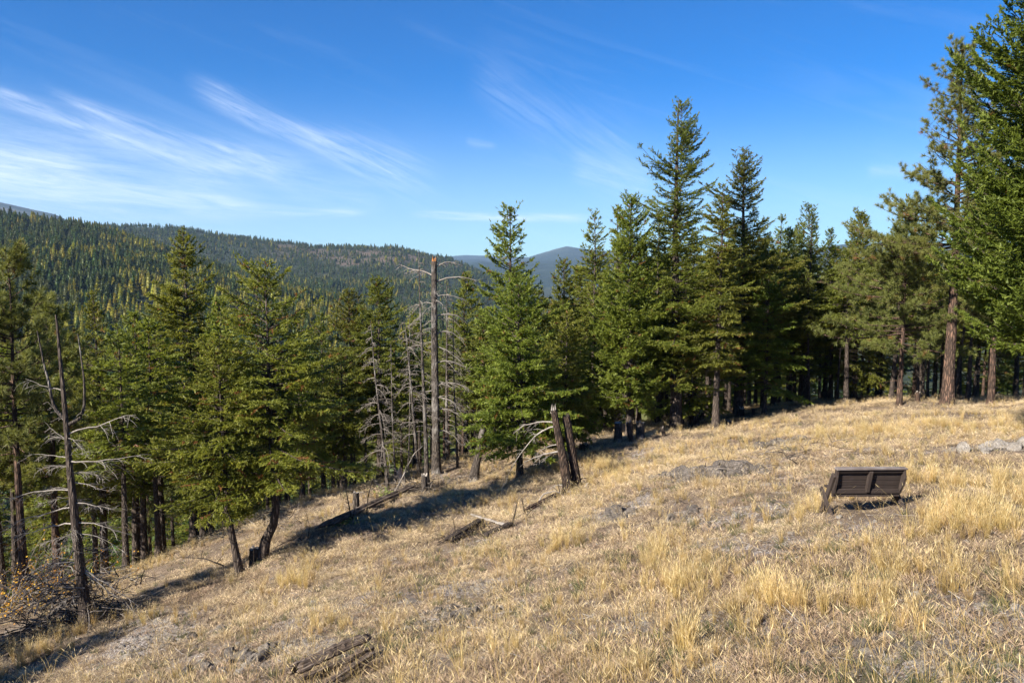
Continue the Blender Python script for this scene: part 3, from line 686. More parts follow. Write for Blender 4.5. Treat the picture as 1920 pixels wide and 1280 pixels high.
# shared crowns for the wood behind
for sd, kw in enumerate([dict(R=2.1, cb=.47, mats=M_FIR), dict(R=2.3, cb=.42, mats=M_OLIVE), dict(R=1.8, cb=.58, mats=M_FIR, dens=1.1), dict(R=2.2, cb=.44, mats=M_FIRB), dict(R=2.4, cb=.54, mats=M_OLIVE, irr=.4)]):
    kw.setdefault('dens', 1.1); lib('fir', 50 + sd, 14., lod=1.5, **kw)
lib('pine', 60, 15., 2.5, .42, dens=.8)
def forest():
    r = np.random.RandomState(11); pts = []
    heroes = [(o.location.x, o.location.y) for o in COL.objects if o.name.split('.')[0] in NM.values()]
    tries = 0
    while len(pts) < 235 and tries < 90000:
        tries += 1
        a = r.uniform(-.68, .70) if r.rand() < .5 else r.uniform(-.1, .68); Yd = 26 + 84 * r.rand() ** 1.25; x = math.tan(a) * Yd; y = Yd
        b = beyond(x, y)
        if b < 1.0 or x < -60 or x > 75: continue
        md = 2.7 + .03 * max(0, y - 45)
        if any((x - q[0]) ** 2 + (y - q[1]) ** 2 < md * md for q in pts): continue
        if any((x - q[0]) ** 2 + (y - q[1]) ** 2 < 5.0 for q in heroes): continue
        pts.append((x, y))
    for i, (x, y) in enumerate(pts):
        z = float(H(x, y)); px = 960 + x / y * F_PX
        lim = np.interp(px, [0, 150, 300, 480, 600, 750, 850, 1000, 1100, 1400, 1700, 1920], [600, 610, 560, 640, 650, 640, 600, 590, 470, 430, 455, 420])
        hmax = (510 - lim - r.uniform(0, 60)) / F_PX * y - z
        h = min(r.uniform(12, 20), hmax)
        if h < 5.5: h = 5.5 + r.rand() * 1.5
        if (510 - lim + 20) / F_PX * y - z < 5: continue
        if r.rand() < .1: key = ('pine', 60)
        else: key = ('fir', 50 + r.randint(5))
        kind = key[0]
        SX = [(170, 'left of the big dead tree'), (330, 'between big dead tree and tallest left fir'), (520, 'behind the cone bearing fir'), (690, 'right of the cone bearing fir'), (830, 'behind the cluster of dead stems'), (980, 'right of the tall broken snag'),
              (1130, 'behind the twin broken trunks'), (1260, 'left of the tallest fir'), (1420, 'right of the tallest fir'), (1560, 'over the crest, left above bench'), (1720, 'over the crest, right above bench'), (9999, 'around the tall ponderosa')]
        where = next(t for lim_, t in SX if px < lim_)
        depth = 'front row' if beyond(x, y) < 8 else ('second rows' if beyond(x, y) < 25 else 'far back')
        look = 'tufted pine' if kind == 'pine' else {50: 'dark narrow fir', 51: 'olive green fir', 52: 'slim fir with long bare stem', 53: 'fresh green fir', 54: 'ragged olive fir'}[key[1]]
        plant(kind, key, x, y, h, h * .15 * r.uniform(.85, 1.15) + .5, r.rand() * 6.28, label=f'{look}, {depth}, {where}', group=f'{look}s, {depth}, {where}', fat=r.uniform(.8, 1.15))
    tries = 0; slim = []
    while len(slim) < 44 and tries < 20000:
        tries += 1; px = r.uniform(1090, 1930); Yd = r.uniform(42, 66); x = (px - 960) / F_PX * Yd; y = Yd; b = beyond(x, y)
        if not (.6 < b < 12): continue
        if any((x - q[0]) ** 2 + (y - q[1]) ** 2 < 2.2 for q in pts + slim + heroes): continue
        slim.append((x, y)); h = r.uniform(8, 13.5); i = len(slim)
        where = next(t for lim_, t in [(1190, 'left of the dense narrow bright green fir'), (1280, 'left of the tallest fir'), (1400, 'right of the tallest fir'), (1560, 'at the crest, left above the bench'), (1720, 'at the crest, right above the bench'), (9999, 'by the tall ponderosa')] if px < lim_)
        lk = 'taller' if h > 11 else 'shorter'
        plant('fir', ('fir', [52, 54, 50][i % 3]), x, y, h, h * .085 + .3, r.rand() * 6.28, (r.normal(0, .02), r.normal(0, .03)), label=f'{lk} thin pole fir {where}', group=f'{lk} thin pole firs {where}', fat=r.uniform(.6, .8))
    # trees standing outside the view at the left and behind: they throw the long shade bands over the slope
    k = 0
    for (x, y, h) in [(-20.5, 15, 13), (-24, 21, 13), (-20.5, 11.0, 11.5), (-17.6, 12.6, 8.5), (-27, 15, 14), (-24, 9, 12), (42, 40, 14), (46, 33, 14)]:
        plant('fir', ('fir', 50 + k % 5), x, y, h, h * .16, k * 2.1, label='fir standing just outside the view beside the meadow', group='firs just outside the view'); k += 1
forest()

# ------------------------------------------------------------------ far forest
def far_tree_mesh(name, seed, mat, n=120, wid=.15, open_=0.):
    r = np.random.RandomState(seed); mb = MB(); tone = []
    z = .10 + .88 * np.sort(r.rand(n)); t = 1 - (z - .1) / .9; az = np.arange(n) * 2.4 + r.rand(n)
    L = wid * (t ** .8) * r.uniform(.6, 1.25, n) * (1 - .3 * np.clip((t - .8) / .2, 0, 1)) + .012
    d = np.stack([np.sin(az), np.cos(az), np.zeros(n)], -1); w = np.stack([np.cos(az), -np.sin(az), np.zeros(n)], -1)
    c = np.zeros((n, 3)); c[:, 2] = z
    tip = c + d * L[:, None]; tip[:, 2] += L * np.interp(t, [0, 1], [.9, -.35])
    mid = c + d * (L * .55)[:, None]; mid[:, 2] += L * .12 + .015
    low = c.copy(); low[:, 2] -= .03
    wd = (L * .38 + .006)[:, None]
    V = np.stack([low, mid + w * wd, tip, mid - w * wd], 1).reshape(-1, 3); F = np.arange(4 * n).reshape(-1, 4)
    tri = np.concatenate([F[:, [0, 1, 2]], F[:, [0, 2, 3]]])
    mb.add(V, tri, 0); tone.append(np.repeat(r.rand(n), 4))
    k = 7; zc = np.array([.08, .35, .7, .97]); rc = np.array([.42, .46, .24, .02]) * wid
    V, q = tubes(np.stack([np.zeros(4), np.zeros(4), zc], -1)[None], rc[None], k); mb.add(V, q, 0); tone.append(np.zeros(len(V)))
    V, q = tubes(np.array([[[0, 0, -.05], [0, 0, .3]]]), np.array([[.012, .01]]), 3); mb.add(V, q, 0); tone.append(np.zeros(len(V)))
    return mb.mesh(name, [mat], False, {'tone': np.concatenate(tone)})
def source_collection(name, meshes):
    c = bpy.data.collections.new(name)
    for i, m in enumerate(meshes):
        o = bpy.data.objects.new(f'{name}_{i:02d}', m); c.objects.link(o)
    return c
def scatter(name, pts, rot, scl, idx, coll, label, category):
    """one uncountable mass: a point cloud with an instance of the collection's plants on every point"""
    me = bpy.data.meshes.new(name); n = len(pts)
    me.vertices.add(n); me.vertices.foreach_set('co', np.asarray(pts, np.float32).ravel())
    a = me.attributes.new('rot', 'FLOAT_VECTOR', 'POINT'); a.data.foreach_set('vector', np.asarray(rot, np.float32).ravel())
    a = me.attributes.new('scl', 'FLOAT_VECTOR', 'POINT'); a.data.foreach_set('vector', np.asarray(scl, np.float32).ravel())
    a = me.attributes.new('idx', 'INT', 'POINT'); a.data.foreach_set('value', np.asarray(idx, np.int32))
    o = obj(name, me, kind='stuff', label=label, category=category)
    g = bpy.data.node_groups.new(name + '_scatter', 'GeometryNodeTree')
    g.interface.new_socket('Geometry', in_out='INPUT', socket_type='NodeSocketGeometry'); g.interface.new_socket('Geometry', in_out='OUTPUT', socket_type='NodeSocketGeometry')
    N = g.nodes; Lk = g.links; gi = N.new('NodeGroupInput'); go = N.new('NodeGroupOutput')
    ip = N.new('GeometryNodeInstanceOnPoints'); ci = N.new('GeometryNodeCollectionInfo'); ci.inputs['Collection'].default_value = coll
    ci.inputs['Separate Children'].default_value = True; ci.inputs['Reset Children'].default_value = True
    def na(nm, t):
        q = N.new('GeometryNodeInputNamedAttribute'); q.data_type = t; q.inputs['Name'].default_value = nm; return q.outputs['Attribute']
    er = N.new('FunctionNodeEulerToRotation'); Lk.new(na('rot', 'FLOAT_VECTOR'), er.inputs[0])
    Lk.new(gi.outputs[0], ip.inputs['Points']); Lk.new(ci.outputs[0], ip.inputs['Instance']); ip.inputs['Pick Instance'].default_value = True
    Lk.new(na('idx', 'INT'), ip.inputs['Instance Index']); Lk.new(er.outputs[0], ip.inputs['Rotation']); Lk.new(na('scl', 'FLOAT_VECTOR'), ip.inputs['Scale'])
    Lk.new(ip.outputs[0], go.inputs[0])
    md = o.modifiers.new('scatter', 'NODES'); md.node_group = g
    return o
def far_forest():
    r = np.random.RandomState(5)
    dark = [far_tree_mesh('conifer', 300 + i, M_FARFIR, 110, .22 + .035 * (i % 3)) for i in range(6)]
    lar = [far_tree_mesh('larch', 320 + i, M_LARCH, 90, .25 + .03 * i) for i in range(3)]
    X = []; Y = []
    for (r0, r1, sp, a0, a1) in [(115, 330, 5.6, -.70, .70), (330, 1750, 7.4, -.72, .10), (1750, 2300, 13, -.72, .1), (2300, 3700, 13.5, -.72, .10), (330, 3700, 30, .10, .72)]:
        area = .5 * (a1 - a0) * (r1 ** 2 - r0 ** 2); n = int(area / sp ** 2)
        rr = np.sqrt(r.uniform(r0 ** 2, r1 ** 2, n)); a = r.uniform(a0, a1, n)
        X.append(np.sin(a) * rr); Y.append(np.cos(a) * rr)
    x = np.concatenate(X); y = np.concatenate(Y)
    cl = clearing(x, y); dn = fbm(x / 90, y / 90, 51, 3)
    keep = (r.rand(len(x)) > cl * .85) & (r.rand(len(x)) < .95 + dn * 1.1)
    x, y = x[keep], y[keep]; z = H(x, y); rr = np.hypot(x, y)
    hh = 7 + 15 * r.rand(len(x)) ** 1.6 * (1 + .5 * fbm(x / 70, y / 70, 63, 3)) * np.where(rr < 330, .75, 1.0) * (1 + .15 * fbm(x / 50, y / 50, 61, 2))
    px = 960 + x / y * F_PX
    lim = np.interp(px, [0, 150, 300, 480, 600, 750, 850, 1000, 1100, 1400, 1920], [560, 600, 560, 600, 600, 600, 570, 560, 520, 500, 500])
    near = rr < 330; hmax = (510 - lim) / F_PX * y - z; hh = np.where(near, np.minimum(hh, np.maximum(hmax, 4)), hh)
    lp = fbm(x / 130, y / 130, 71, 4) + fbm(x / 45, y / 45, 75, 2) * .3; amt = np.interp(rr, [300, 600, 1300, 1800, 3400], [.01, .14, .17, .08, .04])
    larch = r.rand(len(x)) < np.clip(amt * (1 + 9.0 * lp), 0.003, .75)
    rz = r.rand(len(x)) * 6.28; pts = np.stack([x, y, z - .3], -1)
    # the 260 that show largest on the hillside are single trees
    vis = (rr > 480) & (rr < 1000) & (px > -20) & (px < 860) & (z / y > -.11)
    ci = np.where(vis)[0]; ci = ci[np.argsort(-(hh / rr)[ci])][:260]
    for i in ci:
        L_ = larch[i]; m = (lar if L_ else dark)[i % 3]
        o = obj('larch_tree' if L_ else 'distant_conifer', m, None, pts[i], (0, 0, rz[i])); o.scale = (hh[i], hh[i], hh[i])
        where = next(t for l_, t in [(60, 'above the left edge pine'), (140, 'above the big dead tree'), (240, 'above the pale olive fir'), (320, 'just left of the tallest left fir'), (400, 'just right of the tallest left fir'), (480, 'left of the cone bearing fir tip'), (590, 'right of the cone bearing fir tip'), (720, 'above the two golden green firs'), (9999, 'left of the tall broken snag')] if px[i] < l_)
        band = 'lower' if z[i] / y[i] < -.075 else ('middle' if z[i] / y[i] < -.045 else 'upper')
        look = 'yellow autumn larch' if L_ else ('large dark conifer' if hh[i] > 16 else 'small dark conifer')
        set_tree(o, f'{look} across the valley, {band} band, {where}', 'tree', f'{look}s across the valley, {band} band, {where}')
    mask = np.ones(len(x), bool); mask[ci] = False
    for nm, sel, ms, lb in [('far_conifer_forest', mask & ~larch, dark, 'dense dark conifer forest covering the hills across the valley'), ('far_larch_stands', mask & larch, lar, 'yellow larches scattered through the conifer forest on the hills')]:
        n = int(sel.sum()); w = r.uniform(.8, 1.35, n)
        scatter(nm, pts[sel], np.stack([np.zeros(n), np.zeros(n), rz[sel]], -1), np.stack([hh[sel] * w, hh[sel] * w, hh[sel]], -1), r.randint(0, len(ms), n), source_collection(nm + '_kinds', ms), lb, 'forest')
far_forest()

# ------------------------------------------------------------------ dead trees
def limb(seed, L, droop=.5, up=.1, r0=.03, twigs=10, tl=.5, sides=4, curl=.1, hang=.4, sub=2):
    """dead branch along +Y from the origin, arching and drooping, with side twigs"""
    r = np.random.RandomState(seed); mb = MB(); k = 8; s = np.linspace(0, 1, k)
    P_ = np.zeros((k, 3)); P_[:, 1] = L * s; P_[:, 2] = L * (up * 2 * s - droop * s ** 2); P_[:, 0] = L * (r.uniform(-curl, curl) * s ** 2)
    P_[1:] += np.cumsum(r.normal(0, .017 * L, (k - 1, 3)), 0)
    V, q = tubes(P_[None], (r0 * 1.25 * (1 - .85 * s ** .9))[None], sides); mb.add(V, q)
    def pt(u): return np.stack([np.interp(u, s, P_[:, i]) for i in range(3)], -1)
    if twigs:
        u = r.uniform(.18, .98, twigs); p0 = pt(u); sd = np.where(r.rand(twigs) < .5, -1., 1.)
        d = np.stack([sd * r.uniform(.3, 1, twigs), r.uniform(.3, 1, twigs), r.uniform(-hang, .2, twigs)], -1); d /= np.linalg.norm(d, axis=1, keepdims=True)
        l = tl * r.uniform(.4, 1.2, twigs) * (1.15 - .6 * u); ts = np.linspace(0, 1, 4)
        TP_ = p0[:, None] + d[:, None] * (l[:, None] * ts[None])[..., None]; TP_[..., 2] -= hang * l[:, None] * ts[None] ** 2 * .6
        TP_ += np.cumsum(r.normal(0, .012, TP_.shape), 1) * ts[None, :, None]
        V, q = tubes(TP_, np.array([.30, .22, .16, .07])[None] * r0 * np.ones((twigs, 1)) + .0015, 3); mb.add(V, q)
        n2 = twigs * sub
        if n2:
            ti = r.randint(0, twigs, n2); j = r.randint(1, 4, n2); q0 = TP_[ti, j]; d2 = d[ti] + r.normal(0, .6, (n2, 3)); d2[:, 2] -= .3; d2 /= np.linalg.norm(d2, axis=1, keepdims=True)
            l2 = tl * r.uniform(.15, .5, n2); Q = np.stack([q0, q0 + d2 * (l2 * .5)[:, None], q0 + d2 * l2[:, None] - np.array([0, 0, 1.]) * (l2 * .2)[:, None]], 1)
            V, q = tubes(Q, np.array([.0045, .0035, .002])[None].repeat(n2, 0) + r0 * .04, 3); mb.add(V, q)
    return mb
def snag(name, base, h, r0, label, category, seed, branches, mat=None, lean=(0, 0), top=.55, jagged=.0, bmat=None, wob=.04, curve=None, broken_mat=None, group=None, flare=1.5, sides=12):
    """branches: list of (height fraction, azimuth deg (0 = away, 90 = right), length, droop, up, twigs, radius)"""
    root = empty(name, base); set_tree(root, label, category, group)
    V, q, P_, R_ = trunk_mb(seed, h, r0, lean, sides, wob, top, flare, curve, k=max(14, int(h * 5)))
    mb = MB(); mb.add(V, q)
    obj('trunk', mb.mesh('snag_trunk', mat or M_BARKG, True), root)
    if jagged:       # splintered top
        r = np.random.RandomState(seed + 9); m2 = MB(); c = P_[-1]; rt = R_[-1]; n = 9
        for i in range(n):
            a = i / n * 6.28; p = c + np.array([math.cos(a), math.sin(a), 0]) * rt * .62; hh = jagged * r.uniform(.35, 1.0)
            x_ = rt * .42
            vv = [p + (x_ * math.cos(a + 2.1 * j_), x_ * math.sin(a + 2.1 * j_), -.12) for j_ in range(3)] + [p + (0, 0, hh)]
            m2.add(vv, [(0, 1, 3), (1, 2, 3), (2, 0, 3)])
        obj('splintered_top', m2.mesh('splinters', broken_mat or M_SILVER), root)
    zf = P_[:, 2] / h
    for i, (f, a, L, dr, up, tw, rr) in enumerate(branches):
        p = [np.interp(f, zf, P_[:, j]) for j in range(3)]
        me = limb(seed * 31 + i, L, dr, up, rr, tw, tl=min(.75, L * .36)).mesh('dead_branch', bmat or M_TWIG, True)
        obj('branch', me, root, p, (0, 0, -rad(a)))
    return root
def rand_branches(seed, n, f0, f1, Lf, az=None, tw=10, r0=.022, droop=(.3, .8), up=(.02, .2)):
    r = np.random.RandomState(seed); out = []
    for i in range(n):
        f = f0 + (f1 - f0) * (i + r.rand()) / n
        a = r.uniform(0, 360) if az is None else r.choice(az) + r.uniform(-40, 40)
        L = Lf(f) * r.uniform(.6, 1.15); out.append((f, a, L, r.uniform(*droop), r.uniform(*up), int(tw * r.uniform(.6, 1.3)), r0 * r.uniform(.7, 1.3)))
    return out
def Gz(px, py): 
    p = gp(px, py); return p
def height_to(base, px, py): return at(px, py, base[1])[2] - base[2]

b = gp(818, 886); hgt = height_to(b, 820, 490)
br = [(.965, 80, 1.35, .55, .32, 12, .032), (.93, -75, 1.9, .12, .22, 18, .040), (.905, 85, 1.9, .42, .24, 12, .038), (.90, 30, 1.0, .6, .1, 8, .02), (.84, 100, 1.5, .35, .1, 10, .02), (.80, -80, 1.4, .9, .22, 14, .02),
      (.74, 85, 1.6, .75, .22, 10, .034), (.66, 80, 1.5, 1.0, .28, 10, .034), (.60, 95, 1.3, .5, .02, 10, .03), (.52, 84, 1.75, .62, .22, 12, .036), (.42, 82, 1.8, .62, .20, 12, .036), (.39, -80, 1.2, .8, .15, 12, .022),
      (.36, 110, 1.5, .8, .15, 12, .024), (.30, 80, 1.3, .7, .2, 10, .034), (.20, 85, 1.3, 1.0, .22, 12, .034), (.16, 60, 1.1, .9, .12, 12, .02)] + rand_branches(5, 14, .3, .9, lambda f: 1.1, None, 12, .016)
snag('dead_snag', b, hgt, .215, 'tall broken off snag with splintered orange top and long arching dead limbs', 'dead tree', 71, br, M_BARKG, top=.62, jagged=.32, bmat=M_SILVER, broken_mat=M_ORANGE, wob=.012)
b = gp(801, 915); hgt = height_to(b, 786, 468)
snag('dead_snag', b, hgt, .115, 'thin pale dead trunk with a spindly tip just left of the tall broken snag', 'dead tree', 72,
     [(.61, -90, 1.1, .3, .3, 8, .018), (.60, -80, .9, .9, .2, 10, .016)] + rand_branches(7, 26, .28, .97, lambda f: 1.25 * (1.1 - f) + .15, None, 12, .012), M_BARKG, lean=(at(786, 468, b[1])[0] - b[0], 0), top=.10, bmat=M_TWIG, wob=.02)
b = gp(786, 893); hgt = height_to(b, 757, 600)
snag('dead_snag', b, hgt, .09, 'leaning dead stem with grey drooping twigs, second left of the broken snag', 'dead tree', 73, rand_branches(8, 26, .25, .99, lambda f: 1.6 * (1.15 - f), [-90, -60, 180, 90], 14, .014, (.7, 1.3), (.1, .25)), M_BARKG, lean=(at(757, 600, b[1])[0] - b[0], 0), top=.2, bmat=M_TWIG, wob=.03)
b = gp(728, 925); hgt = height_to(b, 696, 600)
snag('dead_snag', b, hgt, .075, 'slender leaning dead fir full of grey twigs, leftmost of the middle dead stems', 'dead tree', 74, rand_branches(9, 34, .18, .97, lambda f: 1.55 * (1.12 - f), [-90, -60, 90, 180, 0], 16, .013, (.5, 1.1), (.02, .2)), M_BARKG, lean=(at(696, 600, b[1])[0] - b[0], 0), top=.15, bmat=M_TWIG, wob=.04)
b = gp(834, 880); b[1] += 1.5; b[2] = float(H(b[0], b[1])); hgt = height_to(b, 832, 520)
snag('dead_snag', b, hgt, .10, 'thin dead fir hung with fine twigs right behind the tall broken snag', 'dead tree', 75, rand_branches(10, 34, .15, .97, lambda f: 1.7 * (1.15 - f), [90, 60, 120, 0], 14, .013, (.5, 1.1), (.05, .2)), M_BARKG, top=.12, bmat=M_TWIG, wob=.02)
b = gp(888, 903); hgt = height_to(b, 909, 775)
snag('dead_snag', b, hgt, .215, 'thick leaning dead trunk with a bent foot, right of the tall broken snag', 'dead tree', 76, [(.9, -60, .8, .8, .1, 8, .018), (.8, 200, .7, .8, .1, 8, .018), (.85, 60, .7, .9, .1, 8, .018)], M_BARKG, lean=(.62, 0), top=.42, jagged=.15, curve=([0, .15, .4, 1], [0, -.02, 0, -.05]), bmat=M_TWIG)
for (bx, by, tx, ty, r_, sd, lb) in [(742, 908, 733, 640, .055, 81, 'very thin bare pole between the two leaning dead stems'), (858, 878, 851, 570, .06, 82, 'thin grey dead stem standing right behind the tall broken snag'), (688, 905, 681, 700, .05, 83, 'short thin dead pole at the shaded wood edge left of the slender dead fir'), (765, 888, 772, 560, .05, 84, 'faint grey dead pole just left of the thin pale dead trunk')]:
    b = gp(bx, by); hgt = height_to(b, tx, ty)
    snag('dead_snag', b, hgt, r_, lb, 'dead tree', sd, rand_branches(sd, 22, .25, .97, lambda f: 1.1 * (1.15 - f), None, 12, .009), M_BARKG, lean=(at(tx, ty, b[1])[0] - b[0], 0), top=.2, bmat=M_TWIG, wob=.04)
# twin broken trunks
b = gp(1067, 922); hgt = height_to(b, 1040, 768)
snag('broken_trunk', b, hgt, .205, 'left one of the twin broken trunks, taller, with bleached arching limbs', 'broken tree', 77,
     [(.84, -84, 1.7, .52, .16, 7, .034), (.80, -100, 1.75, 1.0, -.02, 8, .03), (.58, -70, .95, .5, -.02, 7, .02), (.50, -95, 1.35, .30, .02, 7, .036), (.47, -80, 1.0, .55, .05, 8, .016), (.06, -95, .9, .9, .35, 3, .03)],
     M_TRUNK, lean=(at(1038, 768, b[1])[0] - b[0], 0), top=.58, jagged=.28, bmat=M_SILVER, broken_mat=M_SILVER, wob=.015, flare=1.25)
b2 = gp(1083, 915); b2[1] += .1; hgt = height_to(b2, 1063, 780)
snag('broken_trunk', b2, hgt, .175, 'right one of the twin broken trunks, shorter, with scaly reddish bark', 'broken tree', 78,
     [(.80, 60, .25, .6, -.4, 0, .018), (.62, 85, .3, .8, .1, 0, .02), (.30, 95, .35, .3, .02, 0, .02), (.10, 88, .55, .7, .3, 1, .026), (.92, 95, .35, .9, -.5, 5, .012)],
     M_TRUNK, lean=(at(1062, 780, b2[1])[0] - b2[0], 0), top=.88, jagged=.14, bmat=M_DARKTWIG, broken_mat=M_DARKTWIG, wob=.02, flare=1.2)
for i, (zz, a_, L_) in enumerate([(1.6, -95, 2.0), (2.1, -80, 1.8), (2.9, -100, 1.9), (3.6, -85, 1.6), (4.4, -95, 1.3), (5.0, -80, 1.1), (3.2, -60, 1.5)]):
    p = (0, 0, at(1808, 430, 40.5)[2] + zz - big_pine.location.z)
    me = limb(900 + i, L_, -.35, .18, .03, 7, tl=.45, hang=-.3).mesh('bare_top_limb', M_DARKTWIG, True)
    obj('bare_limb', me, big_pine, p, (0, 0, -rad(a_) - big_pine.rotation_euler.z))
# big dead tree at the left
b = gp(163, 1168); hgt = height_to(b, 103, 590); Yb = b[1]
def bb(px, py, px2, py2, f_extra=0): pass
brl = [(.62, 86, 1.9, -.05, .12, 5, .035), (.535, 88, 1.85, -.1, -.02, 6, .034), (.47, 80, .95, .25, -.12, 4, .03), (.44, -88, 1.75, .35, -.02, 6, .03), (.40, 86, 1.2, .15, -.04, 4, .026), (.385, -86, 1.9, .55, -.02, 7, .032),
       (.335, 84, 1.5, .35, -.06, 5, .03), (.33, -86, 2.0, .55, .03, 8, .034), (.30, 84, 1.2, .8, -.02, 4, .02), (.185, 86, 1.4, .2, -.35, 3, .040), (.18, 80, 1.2, .3, -.42, 3, .036), (.20, -84, 1.9, .45, .0, 8, .024),
       (.60, -80, .7, -.1, .3, 3, .02), (.545, -88, 1.0, .05, .06, 4, .026), (.66, -70, .6, -.1, .4, 3, .02), (.52, -90, .8, .2, .0, 5, .016), (.76, -85, 1.1, -.08, .1, 3, .022), (.64, 60, .5, -.2, .5, 4, .016)] + rand_branches(12, 22, .06, .62, lambda f: 1.15, None, 12, .010)
brl = [(f_, a_, L_, d_ * .55, u_, t_ + 5, r_ * .62) for f_, a_, L_, d_, u_, t_, r_ in brl]
dt = snag('dead_tree', b, hgt, .155, 'dead tree at the left with silver horizontal limbs and a forked leaning top', 'dead tree', 79, brl, M_BARK, lean=(at(103, 590, Yb)[0] - b[0], 0), top=.16, bmat=M_SILVER, wob=.02, flare=1.5)
def fork(root, pts, r0, r1):
    P_ = np.array(pts, float) ; k = 10; s = np.linspace(0, 1, len(P_)); u = np.linspace(0, 1, k)
    Q = np.stack([np.interp(u, s, P_[:, i]) for i in range(3)], -1); V, q = tubes(Q[None], np.linspace(r0, r1, k)[None], 7)
    mb = MB(); mb.add(V, q); obj('fork', mb.mesh('fork', M_BARKG, True), root)
def rel(px, py): p = at(px, py, Yb); return p - b
fork(dt, [rel(121, 783), rel(107, 772), rel(97, 750), rel(92, 715), rel(84, 690), rel(70, 620)], .055, .018)
fork(dt, [rel(130, 795), rel(150, 785), rel(158, 768), rel(159, 720), rel(155, 690), rel(146, 625)], .055, .014)
# thin dead leader between the firs
b = gp(440, 1083); p = at(388, 690, 24.0)

# hooked and leaning trunk feet of the two shady bank firs
def bent_trunk(px, py, pts, r0, label, Y=None):
    b = gp(px, py); root = empty('bent_trunk', b); root['label'] = label; root['category'] = 'tree trunk'
    P_ = np.array([at(x_, y_, b[1]) - b for x_, y_ in pts]); k = 16; s = np.linspace(0, 1, len(P_)); u = np.linspace(0, 1, k)
    Q = np.stack([np.interp(u, s, P_[:, i]) for i in range(3)], -1); Q[1:-1] = (Q[:-2] + Q[1:-1] * 2 + Q[2:]) / 4
    V, q = tubes(Q[None], (r0 * np.linspace(1.15, .8, k))[None], 10, 1 + np.random.RandomState(3).normal(0, .06, (1, k, 10)))
    mb = MB(); mb.add(V, q); obj('trunk', mb.mesh('bent_trunk', M_BARK, True), root)
    return root

# ------------------------------------------------------------------ saplings, sticks, stumps, logs, debris
KEEP = []       # (x, y, radius): low things that the grass does not bury
def stick(px, py, pts, r0, mat, label, cat='dead sapling', name='dead_sapling', twigs=6, seed=0, Y=None):
    b = gp(px, py) if Y is None else at(px, py, Y); root = empty(name, b); root['label'] = label; root['category'] = cat
    P_ = np.array([at(x_, y_, b[1]) - b for x_, y_ in pts]); r = np.random.RandomState(seed + 5)
    P_[1:, 1] += np.cumsum(r.normal(0, .05, len(P_) - 1)); k = len(P_) * 3; s = np.linspace(0, 1, len(P_)); u = np.linspace(0, 1, k)
    Q = np.stack([np.interp(u, s, P_[:, i]) for i in range(3)], -1); V, q = tubes(Q[None], (r0 * np.linspace(1.1, .3, k))[None], 6)
    mb = MB(); mb.add(V, q); obj('stem', mb.mesh('stem', mat, True), root)
    if twigs:
        ti = r.randint(k // 4, k, twigs); d = r.normal(0, 1, (twigs, 3)); d[:, 2] = np.abs(d[:, 2]) * .8; d /= np.linalg.norm(d, axis=1, keepdims=True)
        l = r.uniform(.15, .5, twigs); TQ = np.stack([Q[ti], Q[ti] + d * (l * .5)[:, None], Q[ti] + d * l[:, None] + [0, 0, -.03]], 1)
        V, q = tubes(TQ, (r0 * np.array([.4, .3, .15]))[None].repeat(twigs, 0), 3); m2 = MB(); m2.add(V, q); obj('twigs', m2.mesh('twigs', mat, True), root)
    return root
stick(660, 975, [(660, 975), (652, 935), (645, 900)], .03, M_DARKTWIG, 'forked bare sapling standing left of the lone stump on the bank', seed=1)
stick(660, 976, [(660, 976), (665, 950), (668, 925)], .02, M_DARKTWIG, 'short bare shoot leaning on the forked sapling by the lone stump', seed=2, twigs=3)
stick(688, 965, [(688, 965), (690, 930), (697, 905), (705, 880)], .022, M_DARKTWIG, 'bare sapling right of the lone stump on the bank', seed=3)
stick(738, 925, [(738, 925), (757, 890), (776, 850), (790, 838)], .03, M_SILVER, 'long pale pole leaning up beside the slender dead fir', seed=4, cat='dead pole', name='leaning_pole')
stick(745, 920, [(745, 920), (756, 890), (762, 872)], .022, M_SILVER, 'short pale pole leaning beside the long one', seed=5, cat='dead pole', name='leaning_pole', twigs=2)
stick(960, 985, [(960, 985), (966, 962), (970, 942)], .035, M_DARKTWIG, 'dark crooked stick standing up from the rotten log', seed=6, cat='stick', name='upright_stick', twigs=0)
stick(985, 965, [(985, 965), (981, 948), (978, 932)], .035, M_DARKTWIG, 'dark pointed snag standing right of the crooked stick', seed=7, cat='stick', name='upright_stick', twigs=0)
stick(1008, 945, [(1008, 945), (1018, 925), (1040, 920), (1052, 924)], .03, M_SILVER, 'bleached limb arching to the ground left of the twin broken trunks', seed=8, cat='branch', name='arched_branch', twigs=0)
stick(1052, 930, [(1052, 930), (1048, 915), (1045, 902)], .025, M_DARKTWIG, 'short stick upright at the foot of the twin broken trunks', seed=9, cat='stick', name='upright_stick', twigs=0)
stick(1096, 915, [(1096, 915), (1101, 906), (1104, 904)], .03, M_SILVER, 'stub leaning at the right foot of the twin broken trunks', seed=10, cat='stick', name='upright_stick', twigs=0)
stick(855, 1000, [(855, 1000), (852, 985), (849, 970)], .018, M_DARKTWIG, 'thin twig standing at the lower end of the rotten log', seed=11, cat='stick', name='upright_stick', twigs=0)
stick(578, 1010, [(578, 1010), (580, 985), (577, 965)], .016, M_DARKTWIG, 'thin leaning sapling on the upper bank left of the shade', seed=12)
stick(430, 1060, [(452, 1078), (420, 1060), (380, 1048), (350, 1047)], .03, M_DARKTWIG, 'dead bough lying out to the left of the leaning trunk', seed=13, cat='branch', name='fallen_branch')
stick(500, 1035, [(500, 1035), (530, 1018), (560, 1006), (572, 1018)], .022, M_DARKTWIG, 'dark bough arching right from the hooked trunk', seed=14, cat='branch', name='fallen_branch')
